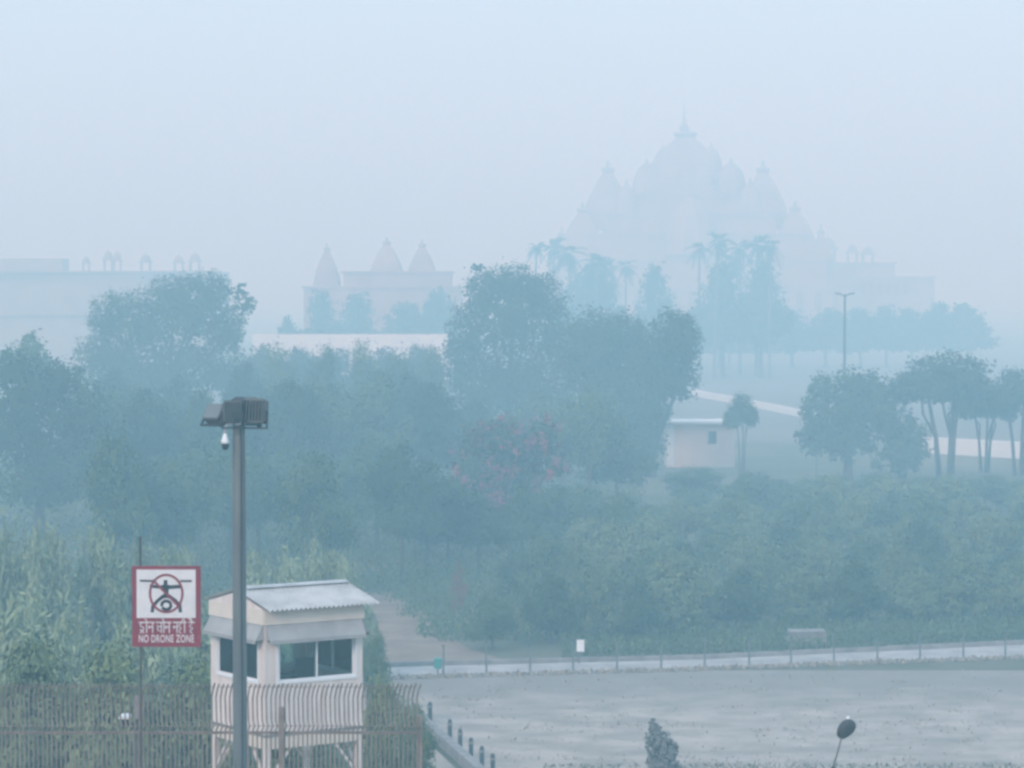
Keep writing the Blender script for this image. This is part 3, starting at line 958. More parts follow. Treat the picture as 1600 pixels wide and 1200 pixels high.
shrine = thing('shrine', 'hazy grey shrine with three pointed spires left of the tallest dome tree', 'temple', (W(605, 600, 500).x, 500, 0))
qs = ppm(500)
def sx_(px): return (px - 605) / qs
def sz(py): return W(605, py, 500).z
mb = MB()
for a, b, yt, dp in ((480, 722, 447, 16), (540, 706, 424, 12)):
    zt = sz(yt)
    mb.box(((sx_(a) + sx_(b)) / 2, 0, zt / 2), ((b - a) / qs, dp, zt))
    mb.box(((sx_(a) + sx_(b)) / 2, 0, zt - .2), ((b - a) / qs + .7, dp + .7, .35))
mb.build('hall', M['sandstone'], shrine)
for px, t, f_, w in ((512, 380, 450, 44), (605, 370, 436, 56), (660, 374, 440, 50)):
    mb = MB().lathe(shikhara(w / qs / 2, sz(t) - sz(f_)), (sx_(px), -1, sz(f_)), 24, .55)
    mb.build('spire', M['sandstone'], shrine)
mb = MB()

hall = thing('long_building', 'long pale pink building with cornices and small roof pavilions behind the humped tree', 'building', (W(150, 600, 540).x, 540, 0))
qh = ppm(540)
def hx(px): return (px - 150) / qh
def hz(py): return W(150, py, 540).z
mb = MB()
zt = hz(425)
mb.box(((hx(-120) + hx(352)) / 2, 0, zt / 2), (472 / qh, 18, zt))
mb.build('wall', M['duskstone'], hall)
for yy, pr in ((425, .9), (433, .5), (491, .6)):
    mb = MB()
    mb.box(((hx(-120) + hx(352)) / 2, -9.0 - pr / 2 + .003, hz(yy)), (472 / qh + .6, pr, .35))
    mb.build('cornice', M['sandstone'], hall)
mb = MB()
mb = MB()
mb.box(((hx(-120) + hx(100)) / 2, 3, hz(404) / 2 + hz(425) / 2), (220 / qh, 8, hz(404) - hz(425)))
mb.build('roof_storey', M['duskstone'], hall)
for px, t, w in ((142, 398, 12), (176, 388, 15), (190, 390, 13), (234, 394, 17), (285, 396, 16), (310, 392, 17)):
    pavilion(hall, hx(px), -5, zt, w / qh, hz(t) - zt)

# the long pale wall between the two dome trees, the white wall on the right and the curving low wall
def wall_run(name, label, pts, h, th, m, cap=None):
    mb = MB()
    for a, b in zip(pts, pts[1:]):
        mb.bar(a + Vector((0, 0, h / 2)), b + Vector((0, 0, h / 2)), th, h)
    t = mb.build(name, M[m])
    tag(t, label, 'wall')
    return t
def yawbar(pts, h, th):
    mb = MB()
    for a, b in zip(pts, pts[1:]):
        d = (b - a); n = Vector((-d.y, d.x, 0)).normalized() * th / 2
        z = Vector((0, 0, h))
        mb.add([a - n, b - n, b + n, a + n, a - n + z, b - n + z, b + n + z, a + n + z], [(0, 1, 5, 4), (1, 2, 6, 5), (2, 3, 7, 6), (3, 0, 4, 7), (4, 5, 6, 7), (3, 2, 1, 0)])
    return mb
p0, p1 = W(395, 522, 300), W(700, 522, 300)
t = yawbar([Vector((p0.x, 300, 0)), Vector((p1.x, 300, 0))], p0.z, .5).build('boundary_wall', M['whitewash'])
tag(t, 'long pale wall glimpsed between the humped tree and the tallest dome tree', 'wall')
t = yawbar([G(1432, 707), G(1500, 711), G(1600, 717), (G(1720, 724))], 1.45, .4).build('boundary_wall', M['whitewash'])
tag(t, 'bright white wall seen between the bare stems of the umbrella trees', 'wall')
t = yawbar([G(1080, 617), G(1105, 623), G(1160, 633), G(1210, 643), G(1252, 652), G(1300, 664)], .85, .5).build('boundary_wall', M['whitewash'])
tag(t, 'thin white low wall curving down behind the pink shed', 'wall')

# pink shed
shY = 240.0
a = W(1040, 700, shY); b = W(1145, 700, shY)
zs = W(1090, 706, shY).z
shed = thing('shed', 'small pink shed with a flat pale roof at the foot of the hazy lawn', 'shed', ((a.x + b.x) / 2, shY, 0))
wd = b.x - a.x
zr = W(1090, 660, shY).z
MB().box((0, 0, zr / 2), (wd, 4, zr)).build('wall', M['pinkwall'], shed)
MB().box((-.25, -.2, zr + .10), (wd + .9, 5, .2)).build('roof', M['whitewash'], shed)
o = MB().box((wd * .17, -2.03, zr - 1.15), (.65, .1, 1.0)).build('window', M['opening'], shed)
MB().box((-wd / 2 + .3, -2.06, zr / 2), (.6, .12, zr - .3)).build('pilaster', M['whitewash'], shed)
# short lit posts and pale stones right of the shed
for px, py, Y, s, lab in ((1276, 650, 226, .5, 'pale lamp globe among the leaves left of the bushy tree'),):
    p = W(px, py, Y)
    if 'globe' in lab:
        t = thing('garden_lamp', lab, 'lamp', (p.x, Y, 0))
        MB().tube([(0, 0, 0), (0, 0, p.z - .3)], .05, 8).build('post', M['pole'], t)
        MB().lathe([(.05, -.32), (.28, -.2), (.36, 0), (.28, .22), (.05, .34)], (0, 0, p.z), 14).build('globe', M['white'], t, True)
    else:
        t = thing('marker_stone', lab, 'stone', (p.x, Y, 0))
        MB().lathe([(.3, 0), (.32, p.z - .3), (.25, p.z), (.05, p.z + .1)], (0, 0, 0), 10, .5).build('shaft', M['whitewash'], t)
# tall double street lamp
Y = 300.0
p = W(1320, 458, Y)
t = thing('street_lamp', 'tall street lamp with a double arm standing before the temple wing', 'street lamp', (p.x, Y, 0))
MB().tube([(0, 0, 0), (0, 0, p.z * .5), (0, 0, p.z - .1)], [.17, .14, .10], 10).build('pole', M['dark'], t)
for s in (-1, 1):
    MB().tube([(0, 0, p.z - .35), (s * .4, 0, p.z - .12), (s * .55, 0, p.z - .1)], [.07, .06, .05], 8).build('arm', M['dark'], t)
    mb = MB().box((s * .68, 0, p.z - .06), (.62, .34, .16), Matrix.Rotation(-s * .16, 3, 'Y'))
    mb.build('lamp_head', M['housing'], t)

# ------------------------------------------------------------------ along the road
for i, px in enumerate((692, 760, 828, 896, 965, 1034, 1102, 1172, 1238, 1305, 1373, 1440, 1508, 1574)):
    u = None
    y = pick(rf, W(px, 1050, 112).x) - .12
    x = (px - 800) / F * y
    t = thing('fence_post', 'thin grey post in the row at the near edge of the pale road', 'post', (x, y, 0), 0, 'posts along the road')
    hgt = 1.15 + .12 * math.sin(i * 2.3)
    MB().tube([(0, 0, 0), (random.Random(i).uniform(-.04, .04), 0, hgt)], [.04, .036], 8).build('shaft', M['pole'], t)
    MB().lathe([(.05, 0), (.055, .04), (.02, .07)], (0, 0, hgt - .01), 8).build('cap', M['dark'], t)
p = W(907, 1009, 114.5)
t = thing('notice_box', 'small white notice box on a thin post beside the road', 'sign', (p.x, 114.5, 0))
MB().box((0, 0, p.z), (.30, .10, .46)).build('panel', M['white'], t)
MB().tube([(-.06, .09, 0), (-.06, .09, p.z + .1)], .03, 8).build('post', M['pole'], t)
p = W(684, 1036, 111.2)
t = thing('marker_sign', 'small turquoise marker on a short post at the left end of the road', 'sign', (p.x, 111.2, 0))
MB().lathe([(.13, -.2), (.15, -.16), (.15, .16), (.13, .2)], (0, 0, p.z), 12, 1.0).build('panel', M['turquoise'], t)
MB().tube([(0, 0, 0), (0, 0, p.z - .2)], .03, 8).build('post', M['pole'], t)
p = W(1258, 998, 119.3)
t = thing('stone_block', 'pale grey block half hidden in the dark foot of the roadside bushes', 'block', (p.x, 119.3, 0))
mb = MB().prism([(-.85, .0), (.85, 0), (.85, p.z + .22), (-.55, p.z + .3), (-.85, p.z - .05)], -.4, .4)
mb.build('body', M['kerb'], t)
MB().box((.05, 0, p.z + .31), (1.5, .9, .1)).build('cap', M['kerb'], t)
# dark bollards on the diagonal
for i, (px, py, hp) in enumerate(((672, 1132, 36), (703, 1160, 37), (719, 1174, 36), (736, 1184, 32), (753, 1198, 33), (770, 1211, 34))):
    g = G(px, py)
    lab = ['hindmost dark bollard, half hidden in leaves beside the low wall', 'second dark bollard from the back beside the low wall', 'middle dark bollard beside the low wall',
           'fourth dark bollard from the back, standing lower in the picture', 'dark bollard whose foot touches the bottom of the picture', 'foremost dark bollard, only its top in the picture'][i]
    t = thing('bollard', lab, 'bollard', (g.x, g.y, 0), 0, 'bollards beside the low wall')
    hh = hp / ppm(g.y)
    MB().lathe([(.075, 0), (.07, hh - .12), (.06, hh - .03), (.03, hh)], (0, 0, 0), 10).build('shaft', M['dark'], t)
    MB().lathe([(.085, 0), (.085, .07)], (0, 0, hh - .2), 10).build('collar', M['kerb'], t)
# pointed shrub at the lower edge
Y = 82.0
q_ = ppm(Y)
ce = W(1035, 1200, Y)
zg = gz(0, Y)
t = thing('pointed_shrub', 'grey pointed shrub at the bottom edge of the bare field', 'shrub', (ce.x, Y, zg))
Ls = []
for px, py, hw, hh in ((1020, 1136, 8, 15), (1023, 1150, 14, 20), (1030, 1160, 21, 22), (1041, 1174, 22, 20), (1053, 1176, 9, 12), (1020, 1185, 12, 34), (1038, 1206, 28, 26), (1060, 1215, 14, 18), (1030, 1240, 30, 30)):
    c = W(px, py, Y)
    Ls.append(((c.x - ce.x, 0, c.z - zg), (hw / q_, hw / q_, hh / q_)))
put('foliage', crown('foliage', Ls, 9000, .07, M['greyleaf'], 71, clump=.16, fill=.3), t)
put('stem', trunk('stem', .8, .05, [l[0] for l in Ls[1:6]], M['bark'], 71), t)
# leaf shaped lamp on a thin leaning stem
Y = 47.0
p = W(1322, 1139, Y)
foot = W(1300, 1200, Y)
zg = gz(0, Y)
t = thing('lamp', 'dark leaf shaped lamp head on a thin leaning stem at the lower right', 'lamp', (foot.x, Y, zg))
hd = Vector((p.x - foot.x, 0, p.z - zg))
mb = MB()
vs, fs = [], []
rot = Matrix.Rotation(R(27), 3, 'Y')
prof = [(-.175, .03), (-.165, .055), (-.13, .085), (-.06, .118), (.02, .133), (.09, .122), (.14, .092), (.168, .05), (.175, .015)]
for z, w in prof:
    for i in range(20):
        a = 2 * math.pi * i / 20
        bulge = .045 * (1 - (z / .18) ** 2) ** .5 if abs(z) < .18 else 0
        v = rot @ Vector((math.cos(a) * w + .02 * math.sin(z * 9), math.sin(a) * (bulge + .008), z))
        vs.append(v + hd)
for j in range(len(prof) - 1):
    for i in range(20): fs.append((j * 20 + i, j * 20 + (i + 1) % 20, (j + 1) * 20 + (i + 1) % 20, (j + 1) * 20 + i))
fs += [tuple(range(19, -1, -1)), tuple(range(8 * 20, 9 * 20))]
mb.add(vs, fs)
mb.build('lamp_head', M['dark'], t, True)
e = hd + rot @ Vector((0, 0, -.17))
s0 = Vector((0.02, 0, foot.z - zg + .02))
MB().tube([s0, s0.lerp(e, .55) + Vector((.005, 0, 0)), e], [.017, .014, .014], 8).build('stem', M['pole'], t)
MB().tube([(0, 0, 0), (0, 0, s0.z * .6), s0], [.045, .04, .034], 10).build('post', M['dark'], t)
MB().lathe([(.03, -.03), (.034, .0), (.02, .035)], tuple(hd + rot @ Vector((-.045, .035, .163))), 10).build('lens', M['white'], t, True)

# ------------------------------------------------------------------ guard cabin on legs
PHI = R(33.9)
Y = 57.0
k0 = W(414, 1172, Y)
zc = k0.z
gcab = thing('guard_cabin', 'cream raised guard cabin with sliding windows, awnings and a corrugated gable roof', 'guard cabin', (k0.x, Y, zc), PHI)
SD = 2.24
for sx in (0, 1):                                  # four legs with their knee braces
    for sy in (0, 1):
        g = gcab.matrix_basis @ Vector((sx * (SD - .12) + .06, sy * (SD - .12) + .06, 0))
        zb = gz(g.x, g.y) - zc
        mb = MB().box((sx * (SD - .12) + .06, sy * (SD - .12) + .06, zb / 2 - .002), (.12, .12, -zb))
        mb.build('leg', M['wall'], gcab)
        ux, uy = (1 - 2 * sx), (1 - 2 * sy)
        mb = MB()
        cx_, cy_ = sx * (SD - .12) + .06, sy * (SD - .12) + .06
        mb.bar((cx_ + ux * .07, cy_, -.62), (cx_ + ux * .55, cy_, -.005), .05)
        mb.bar((cx_, cy_ + uy * .07, -.62), (cx_, cy_ + uy * .55, -.005), .05)
        mb.build('brace', M['wall'], gcab)
mb = MB()
for a, b in (((0, .06), (SD, .06)), ((0, SD - .06), (SD, SD - .06))):
    mb.box(((a[0] + b[0]) / 2, a[1], .12), (SD, .12, .24))
for x in (.06, SD - .06): mb.box((x, SD / 2, .12), (.12, SD - .244, .24))
mb.build('floor_beam', M['cream'], gcab)
MB().box((SD / 2, SD / 2, .27), (SD + .03, SD + .03, .055)).build('floor', M['kerb'], gcab)
T = .07
ZS, ZH, ZT = 1.27, 2.16, 2.47
WM = (.30, SD - .14)                               # window opening along the front, from the near corner
def facewalls(m):
    """one wall face in the local x direction with an opening"""
def wall_face(name, place, open_):
    x0, x1 = open_
    mb = MB()
    mb.m = place
    mb.box(((0 + SD) / 2, T / 2, (.30 + ZS) / 2), (SD - 2 * T - .002, T, ZS - .30))
    mb.box(((T + x0) / 2, T / 2, (ZS + ZH) / 2), (x0 - T, T, ZH - ZS))
    mb.box(((x1 + SD - T) / 2, T / 2, (ZS + ZH) / 2), (SD - T - x1, T, ZH - ZS))
    mb.box((SD / 2, T / 2, (ZH + ZT) / 2), (SD - 2 * T - .002, T, ZT - ZH))
    w = mb.build(name, M['wall'], gcab)
    # sliding window: outer frame, two sashes, two panes
    fr = MB(); fr.m = place
    fw, ww, hh = .05, x1 - x0, ZH - ZS
    fr.box(((x0 + x1) / 2, T / 2 - .012, ZS + fw / 2), (ww, T + .02, fw))
    fr.box(((x0 + x1) / 2, T / 2 - .012, ZH - fw / 2), (ww, T + .02, fw))
    fr.box((x0 + fw / 2, T / 2 - .012, (ZS + ZH) / 2), (fw, T + .02, hh - 2 * fw))
    fr.box((x1 - fw / 2, T / 2 - .012, (ZS + ZH) / 2), (fw, T + .02, hh - 2 * fw))
    win = fr.build('window', M['white'], gcab)
    xm = (x0 + x1) / 2
    for j, (a, b) in enumerate(((x0 + fw, xm + .02), (xm - .02, x1 - fw))):
        sh = MB(); sh.m = place
        yy = .022 + .03 * j
        s_ = .042
        sh.box(((a + b) / 2, yy, ZS + fw + s_ / 2), (b - a, .026, s_))
        sh.box(((a + b) / 2, yy, ZH - fw - s_ / 2), (b - a, .026, s_))
        sh.box((a + s_ / 2, yy, (ZS + ZH) / 2), (s_, .026, hh - 2 * fw - 2 * s_))
        sh.box((b - s_ / 2, yy, (ZS + ZH) / 2), (s_, .026, hh - 2 * fw - 2 * s_))
        sh.build('sash', M['white'], win)
        pn = MB(); pn.m = place
        pn.box(((a + b) / 2, yy, (ZS + ZH) / 2), (b - a - 2 * s_, .006, hh - 2 * fw - 2 * s_))
        pn.build('pane', M['glass'], win)
    return w
I4 = Matrix.Identity(4)
front = I4                                                         # right-hand face, along local x at y = 0
left = Matrix.Translation((0, SD, 0)) @ Matrix.Rotation(-math.pi / 2, 4, 'Z')      # left-hand face at x = 0
back = Matrix.Translation((SD, SD, 0)) @ Matrix.Rotation(math.pi, 4, 'Z')
right = Matrix.Translation((SD, 0, 0)) @ Matrix.Rotation(math.pi / 2, 4, 'Z')
wall_face('wall', front, (.26, SD - .12))
wall_face('wall', left, (.24, SD - .22))
wall_face('wall', back, (.24, SD - .24))
wall_face('wall', right, (.24, SD - .24))
for x in (T / 2, SD - T / 2):
    for y in (T / 2, SD - T / 2):
        MB().box((x, y, (.30 + ZT) / 2), (T + .006, T + .006, ZT - .30)).build('corner_post', M['wall'], gcab)
# fascia box above the awnings
mb = MB()
for pl_ in (front, left, back, right):
    mb.m = pl_
    mb.box((SD / 2, -.02, 2.615), (SD + .04, .05, .29))
mb.m = I4
fas = mb.build('fascia', M['cream'], gcab)
# sloping awnings over each window
for pl_ in (front, left, back, right):
    mb = MB(); mb.m = pl_
    a, b = (-.02, 2.47), (-.19, 2.17)
    e = .03
    vs = [(e, a[0], a[1]), (SD - e, a[0], a[1]), (SD - e, b[0], b[1]), (e, b[0], b[1])]
    vs += [(x, y, z - .02) for x, y, z in vs]
    mb.add(vs, [(0, 1, 2, 3), (7, 6, 5, 4), (0, 4, 5, 1), (1, 5, 6, 2), (2, 6, 7, 3), (3, 7, 4, 0)])
    mb.box((SD / 2, b[0] - .008, b[1] - .03), (SD - 2 * e, .014, .075))
    for x in (e, SD - e):                           # cheeks
        mb.add([(x - .004, a[0], a[1]), (x - .004, b[0], b[1]), (x - .004, a[0], b[1]), (x + .004, a[0], a[1]), (x + .004, b[0], b[1]), (x + .004, a[0], b[1])],
               [(0, 1, 2), (5, 4, 3), (0, 3, 4, 1), (1, 4, 5, 2), (2, 5, 3, 0)])
    mb.build('awning', M['skirt'], gcab)
# gable ends
for x0, x1 in ((-.035, .015), (SD - .015, SD + .035)):
    mb = MB()
    vs = [(x0, -.03, 2.762), (x0, SD + .03, 2.762), (x0, SD / 2, 3.03), (x1, -.03, 2.762), (x1, SD + .03, 2.762), (x1, SD / 2, 3.03)]
    mb.add(vs, [(0, 1, 2), (5, 4, 3), (0, 3, 4, 1), (1, 4, 5, 2), (2, 5, 3, 0)])
    mb.build('gable', M['wall'], gcab)
# corrugated roof sheets
def corrugated(side):
    X0, X1 = -.06, SD + .27
    n = 24 * 8
    e = (-.24, 2.775) if side == 0 else (SD + .24, 2.775)
    rg = (SD / 2, 3.095)
    vs, fs = [], []
    for i in range(n + 1):
        x = X0 + (X1 - X0) * i / n
        dz = .021 * math.cos(2 * math.pi * i / 8)
        for (y, z) in (e, rg):
            vs.append((x, y, z + dz))
            vs.append((x, y, z + dz - .006))
    for i in range(n):
        a, b = i * 4, (i + 1) * 4
        fs += [(a, b, b + 2, a + 2), (a + 3, b + 3, b + 1, a + 1), (a, a + 1, b + 1, b), (a + 2, b + 2, b + 3, a + 3)]
    fs += [(0, 2, 3, 1), (n * 4, n * 4 + 1, n * 4 + 3, n * 4 + 2)]
    mb = MB(); mb.add(vs, fs)
    return mb.build('roof', M['roof'], gcab)
corrugated(0); corrugated(1)
mb = MB()
for s in (-1, 1):
    x0, x1 = -.08, SD + .28
    vs = [(x0, SD / 2, 3.145), (x1, SD / 2, 3.145), (x1, SD / 2 + s * .15, 3.105), (x0, SD / 2 + s * .15, 3.105)]
    vs += [(x, y, z - .008) for x, y, z in vs]
    mb.add(vs, [(0, 1, 2, 3), (7, 6, 5, 4), (0, 4, 5, 1), (1, 5, 6, 2), (2, 6, 7, 3), (3, 7, 4, 0)])
mb.build('ridge_cap', M['roof'], gcab)
# a desk and chair back glimpsed through the panes
MB().box((SD * .62, SD - .38, 1.16), (1.0, .5, .05)).box((SD * .62 - .4, SD - .38, .72), (.06, .45, .84)).box((SD * .62 + .4, SD - .38, .72), (.06, .45, .84)).build('desk', M['dark'], gcab)
MB().box((SD * .70, SD * .52, 1.35), (.42, .06, .5)).box((SD * .70, SD * .44, 1.06), (.42, .4, .07)).box((SD * .70, SD * .44, .66), (.07, .07, .74)).build('chair', M['dark'], gcab)

# ------------------------------------------------------------------ bar fence in front of the cabin
FY = 52.0
fx0, fx1 = W(-130, 1070, FY).x, W(655, 1070, FY).x
fz = gz(0, FY)
fence = thing('bar_fence', 'brown steel bar fence with folded wire panels in front of the guard cabin', 'fence', (fx0, FY, fz))
L = fx1 - fx0
ztop = W(300, 1067, FY).z - fz
zrail = W(300, 1145, FY).z - fz
rngf = random.Random(3)
step = .079
NP = 5
for k in range(NP):
    mb = MB()
    a, b = L * k / NP + .04, L * (k + 1) / NP - .04
    n = int((b - a) / step)
    for i in range(n + 1):
        x = a + (b - a) * i / n
        j = rngf.uniform(-.004, .004)
        pts = [(x, 0, .05), (x, 0, zrail + .04), (x + .035 + j, -.05, zrail + .12), (x + .01, -.01, zrail + .22), (x + j, 0, ztop - .27), (x + .03 + j, -.07, ztop - .12), (x + .075 + 2 * j, -.15, ztop + rngf.uniform(-.015, .02))]
        mb.tube(pts, .0155, 5)
    mb.bar((a, -.03, zrail + .13), (b, -.03, zrail + .13), .012)
    mb.bar((a, -.10, ztop - .06), (b, -.10, ztop - .06), .012)
    mb.build('wire_panel', M['fence'], fence)
MB().bar((0, .03, zrail), (L, .03, zrail), .05, .045).build('rail', M['fence'], fence)
MB().bar((0, .03, .3), (L, .03, .3), .05, .045).build('rail', M['fence'], fence)
for px, yt in ((-60, 1070), (440, 1104), (655, 1118)):
    x = W(px, 1100, FY).x - fx0
    MB().box((x, .07 if px != 440 else -.06, (W(px, yt, FY).z - fz) / 2), (.10, .08, W(px, yt, FY).z - fz)).build('post', M['fence'], fence)

# ------------------------------------------------------------------ post with junction box and small camera
Y = 53.6
g = W(211, 1200, Y)
zg = gz(0, Y)
zt = W(213, 1086, Y).z - zg
t = thing('camera_post', 'grey post with a pale junction box behind the fence under the no drone sign', 'post', (g.x, Y, zg))
MB().tube([(0, 0, 0), (.02, 0, zt)], [.055, .05], 10).build('shaft', M['palebark'], t)
MB().box((.10, -.06, zt - .22), (.17, .12, .42)).build('junction_box', M['kerb'], t)
zc_ = W(196, 1126, Y).z - zg
cb = thing('security_camera', 'small dark security camera with a white hood on the post behind the fence', 'camera', (g.x - .17, Y - .05, zg + zc_))
MB().box((0, -.03, -.01), (.15, .3, .17)).build('body', M['dark'], cb)
MB().prism([(-.10, .07), (.10, .07), (.095, .105), (.05, .125), (-.05, .125), (-.095, .105)], -.24, .14).build('hood', M['white'], cb)
MB().tube([(.07, .02, -.02), (.14, .04, -.08), (.17, .05, -.10)], .022, 8).build('bracket', M['dark'], cb)

# ------------------------------------------------------------------ no drone sign
Y = 50.5
s = Y / F
c = W(260, 947.5, Y)
zg = gz(0, Y)
sign = thing('no_drone_sign', 'square red and white no drone zone sign left of the lamp mast', 'sign', (c.x, Y, c.z))
def X(px): return (px - 260) * s
def Z(py): return (947.5 - py) * s
def plate(name, x0, x1, y0, y1, d0, d1, m, parent=sign):
    return MB().box(((X(x0) + X(x1)) / 2, (d0 + d1) / 2, (Z(y0) + Z(y1)) / 2), (abs(X(x1) - X(x0)), abs(d1 - d0), abs(Z(y1) - Z(y0)))).build(name, M[m], parent)
plate('board', 206, 314, 884, 1011, -.01, .03, 'red')
panel = plate('panel', 213.5, 306, 889.5, 965.5, -.016, -.006, 'signwhite')
def poly(pts, d, m, name, parent):
    mb = MB()
    mb.prism([(X(a), Z(b)) for a, b in pts], -d, -d + .006)
    return mb.build(name, M[m], parent)
def stroke(mb, pts, w, d, closed=False):
    """a flat raised line through photo points"""
    P = [Vector((X(a), 0, Z(b))) for a, b in pts]
    for a, b in zip(P, P[1:]):
        u = (b - a).normalized()
        nn = Vector((-u.z, 0, u.x)) * w * s / 2
        e = u * w * s * .35
        q_ = [a - e - nn, b + e - nn, b + e + nn, a - e + nn]
        mb.add([(v.x, -d, v.z) for v in q_] + [(v.x, -d + .005, v.z) for v in q_], [(0, 1, 2, 3), (7, 6, 5, 4), (0, 4, 5, 1), (1, 5, 6, 2), (2, 6, 7, 3), (3, 7, 4, 0)])
# drone pictogram in black
mb = MB()
stroke(mb, [(220, 907), (240, 907.5)], 3.2, .019)
stroke(mb, [(283, 907.5), (299, 907.5)], 3.2, .019)
stroke(mb, [(259, 908), (259, 920)], 6.2, .019)
stroke(mb, [(254, 916), (264, 916)], 5.0, .0193)
stroke(mb, [(236, 915.5), (256, 917.5)], 5.2, .0187)
stroke(mb, [(262, 917.5), (282, 916)], 5.8, .0187)
stroke(mb, [(260, 920), (260, 930)], 7.5, .0184)
mb.prism([(X(252), Z(936)), (X(254), Z(929)), (X(260), Z(926)), (X(266), Z(929)), (X(268), Z(936)), (X(260), Z(934))], -.0196, -.012)
stroke(mb, [(254, 932), (246, 939), (239, 947), (238, 955)], 5.2, .0181)
stroke(mb, [(266, 932), (274, 938), (281, 946), (282, 955)], 5.2, .0181)
n = 18
ring = [(260 + 7.2 * math.cos(2 * math.pi * i / n), 945.5 + 6.6 * math.sin(2 * math.pi * i / n)) for i in range(n + 1)]
stroke(mb, ring[:8], 4.5, .0199)
stroke(mb, ring[9:18], 4.5, .0199)
mb.build('drone_symbol', M['black'], panel)
mb = MB()
n = 48
vs = []
for d in (.0225, .0165):
    for rr in (0, 1):
        for i in range(n):
            a = 2 * math.pi * i / n
            vs.append((X(260) + math.cos(a) * (27.2 - 3.6 * rr) * s, -d, Z(927) + math.sin(a) * (31 - 3.6 * rr) * s))
fs = []
for i in range(n):
    j = (i + 1) % n
    fs += [(i, j, n + j, n + i), (2 * n + i, 3 * n + i, 3 * n + j, 2 * n + j), (i, 2 * n + i, 2 * n + j, j), (n + i, n + j, 3 * n + j, 3 * n + i)]
mb.add(vs, fs)
stroke(mb, [(240, 906.5), (280, 948)], 3.6, .0221)
mb.build('prohibition_ring', M['red'], panel)
# Hindi line, drawn stroke by stroke, then the English line
hi = MB()
HT, HB = 972.5, 988.5
def glyphs(x0, wd, segs):
    for sg in segs:
        stroke(hi, [(x0 + wd * a, HT + (HB - HT) * b) for a, b in sg], 1.55, .0135 + .00007 * (len(hi.v) % 23))
DRO = [[(.55, 0), (.2, .12), (.12, .3), (.3, .45), (.65, .45), (.7, .7), (.4, .85), (.1, .7)], [(.4, .85), (.1, 1.05)], [(.4, .85), (.75, 1.05)]]
O_ = [[(.5, 0), (.5, 1)], [(.5, 0), (.35, -.28), (.05, -.36)]]
NA = [[(.75, 0), (.75, 1)], [(.75, .45), (.25, .45)], [(.25, .35), (.1, .45), (.2, .6), (.33, .5)]]
JA = [[(.8, 0), (.8, 1)], [(.8, .4), (.35, .4), (.2, .55), (.3, .8), (.55, .85)], [(.35, .4), (.15, .3)]]
HA = [[(.5, 0), (.5, .22), (.15, .3), (.2, .48), (.6, .5), (.62, .68), (.25, .75), (.3, .95), (.6, 1.05)]]
II = [[(.5, 0), (.5, 1)], [(.5, 0), (.4, -.3), (.05, -.32), (-.1, -.05)]]
DOT = [[(.0, -.42), (.12, -.42)]]
E_ = [[(.6, 0), (.35, -.3), (.05, -.4)], [(.75, 0), (.6, -.28), (.35, -.45)]]
def word(x0, x1, parts):
    stroke(hi, [(x0, HT), (x1, HT)], 1.8, .0142)
    for a, w_, gl in parts: glyphs(a, w_, gl)
word(217, 241, [(218, 9, DRO), (226, 6, O_), (231, 10, NA)])
word(244, 267, [(244, 10, JA), (253, 6, O_), (257, 10, NA)])
word(271, 291, [(270, 9, NA), (278, 8, HA), (285, 7, II), (287, 8, DOT)])
word(295, 304, [(295, 9, HA), (294, 9, E_)])
hi.build('hindi_lettering', M['signwhite'], sign)
fc = bpy.data.curves.new('lettering', 'FONT')
fc.body = 'NO DRONE ZONE'
fc.align_x, fc.align_y = 'CENTER', 'CENTER'
fc.size = 1
fc.extrude = .02
fc.offset = .012
fc.space_character = 1.08
fo = bpy.data.objects.new('lettering_source', fc)
C.objects.link(fo)
bpy.context.view_layer.update()
dg = bpy.context.evaluated_depsgraph_get()
me = bpy.data.meshes.new_from_object(fo.evaluated_get(dg))
bpy.data.objects.remove(fo)
me.name = 'english_lettering'
me.materials.clear()
me.materials.append(M['signwhite'])
xs = [v.co.x for v in me.vertices]; ys = [v.co.y for v in me.vertices]
kx, ky = (X(303) - X(216.5)) / (max(xs) - min(xs)), (Z(992) - Z(1004)) / (max(ys) - min(ys))
cxm, cym = (max(xs) + min(xs)) / 2, (max(ys) + min(ys)) / 2
for v in me.vertices:
    v.co = Vector(((v.co.x - cxm) * kx + X(260), -.0125 - v.co.z * .12, (v.co.y - cym) * ky + Z(998)))
put('english_lettering', me, sign)
MB().box((X(219), .055, (zg - c.z + Z(838)) / 2), (.04, .04, Z(838) - (zg - c.z))).build('support_post', M['bark'], sign)
for yy in (900, 995):
    MB().box((X(240), .046, Z(yy)), (.62, .02, .05)).build('bracket', M['bark'], sign)
# ------------------------------------------------------------------ lamp mast in front
Y = 48.0
c = W(375, 1100, Y)
zg = gz(0, Y)
def mz(py): return W(375, py, Y).z - zg
s = Y / F
mast = thing('lamp_mast', 'tall grey lamp mast with a cluster of floodlights on top, in front of the cabin', 'lamp mast', (c.x, Y, zg))
MB().tube([(0, 0, 0), (0, 0, mz(1200)), (-.003, 0, mz(900)), (-.006, 0, mz(690)), (-.008, 0, mz(630))], [.135, .120, .113, .105, .102], 20).build('pole', M['pole'], mast, True)
MB().box((0, 0, .02), (.5, .5, .04)).build('base_plate', M['pole'], mast)
cab = MB().tube([(.045, -.128, .1), (.05, -.124, mz(1100)), (.04, -.118, mz(900)), (.045, -.112, mz(700)), (.03, -.108, mz(660))], .012, 6)
cab.build('cable', M['dark'], mast)
for yy in (720, 810, 900, 985, 1060):
    MB().lathe([(.118, -.012), (.118, .012)], (-.003, 0, mz(yy)), 18).build('clamp', M['pole'], mast)
zh = mz(645)
mb = MB()
mb.bar((-.50, 0, mz(652)), (.46, 0, mz(652)), .08)
mb.bar((0, -.35, mz(655)), (0, .35, mz(655)), .08)
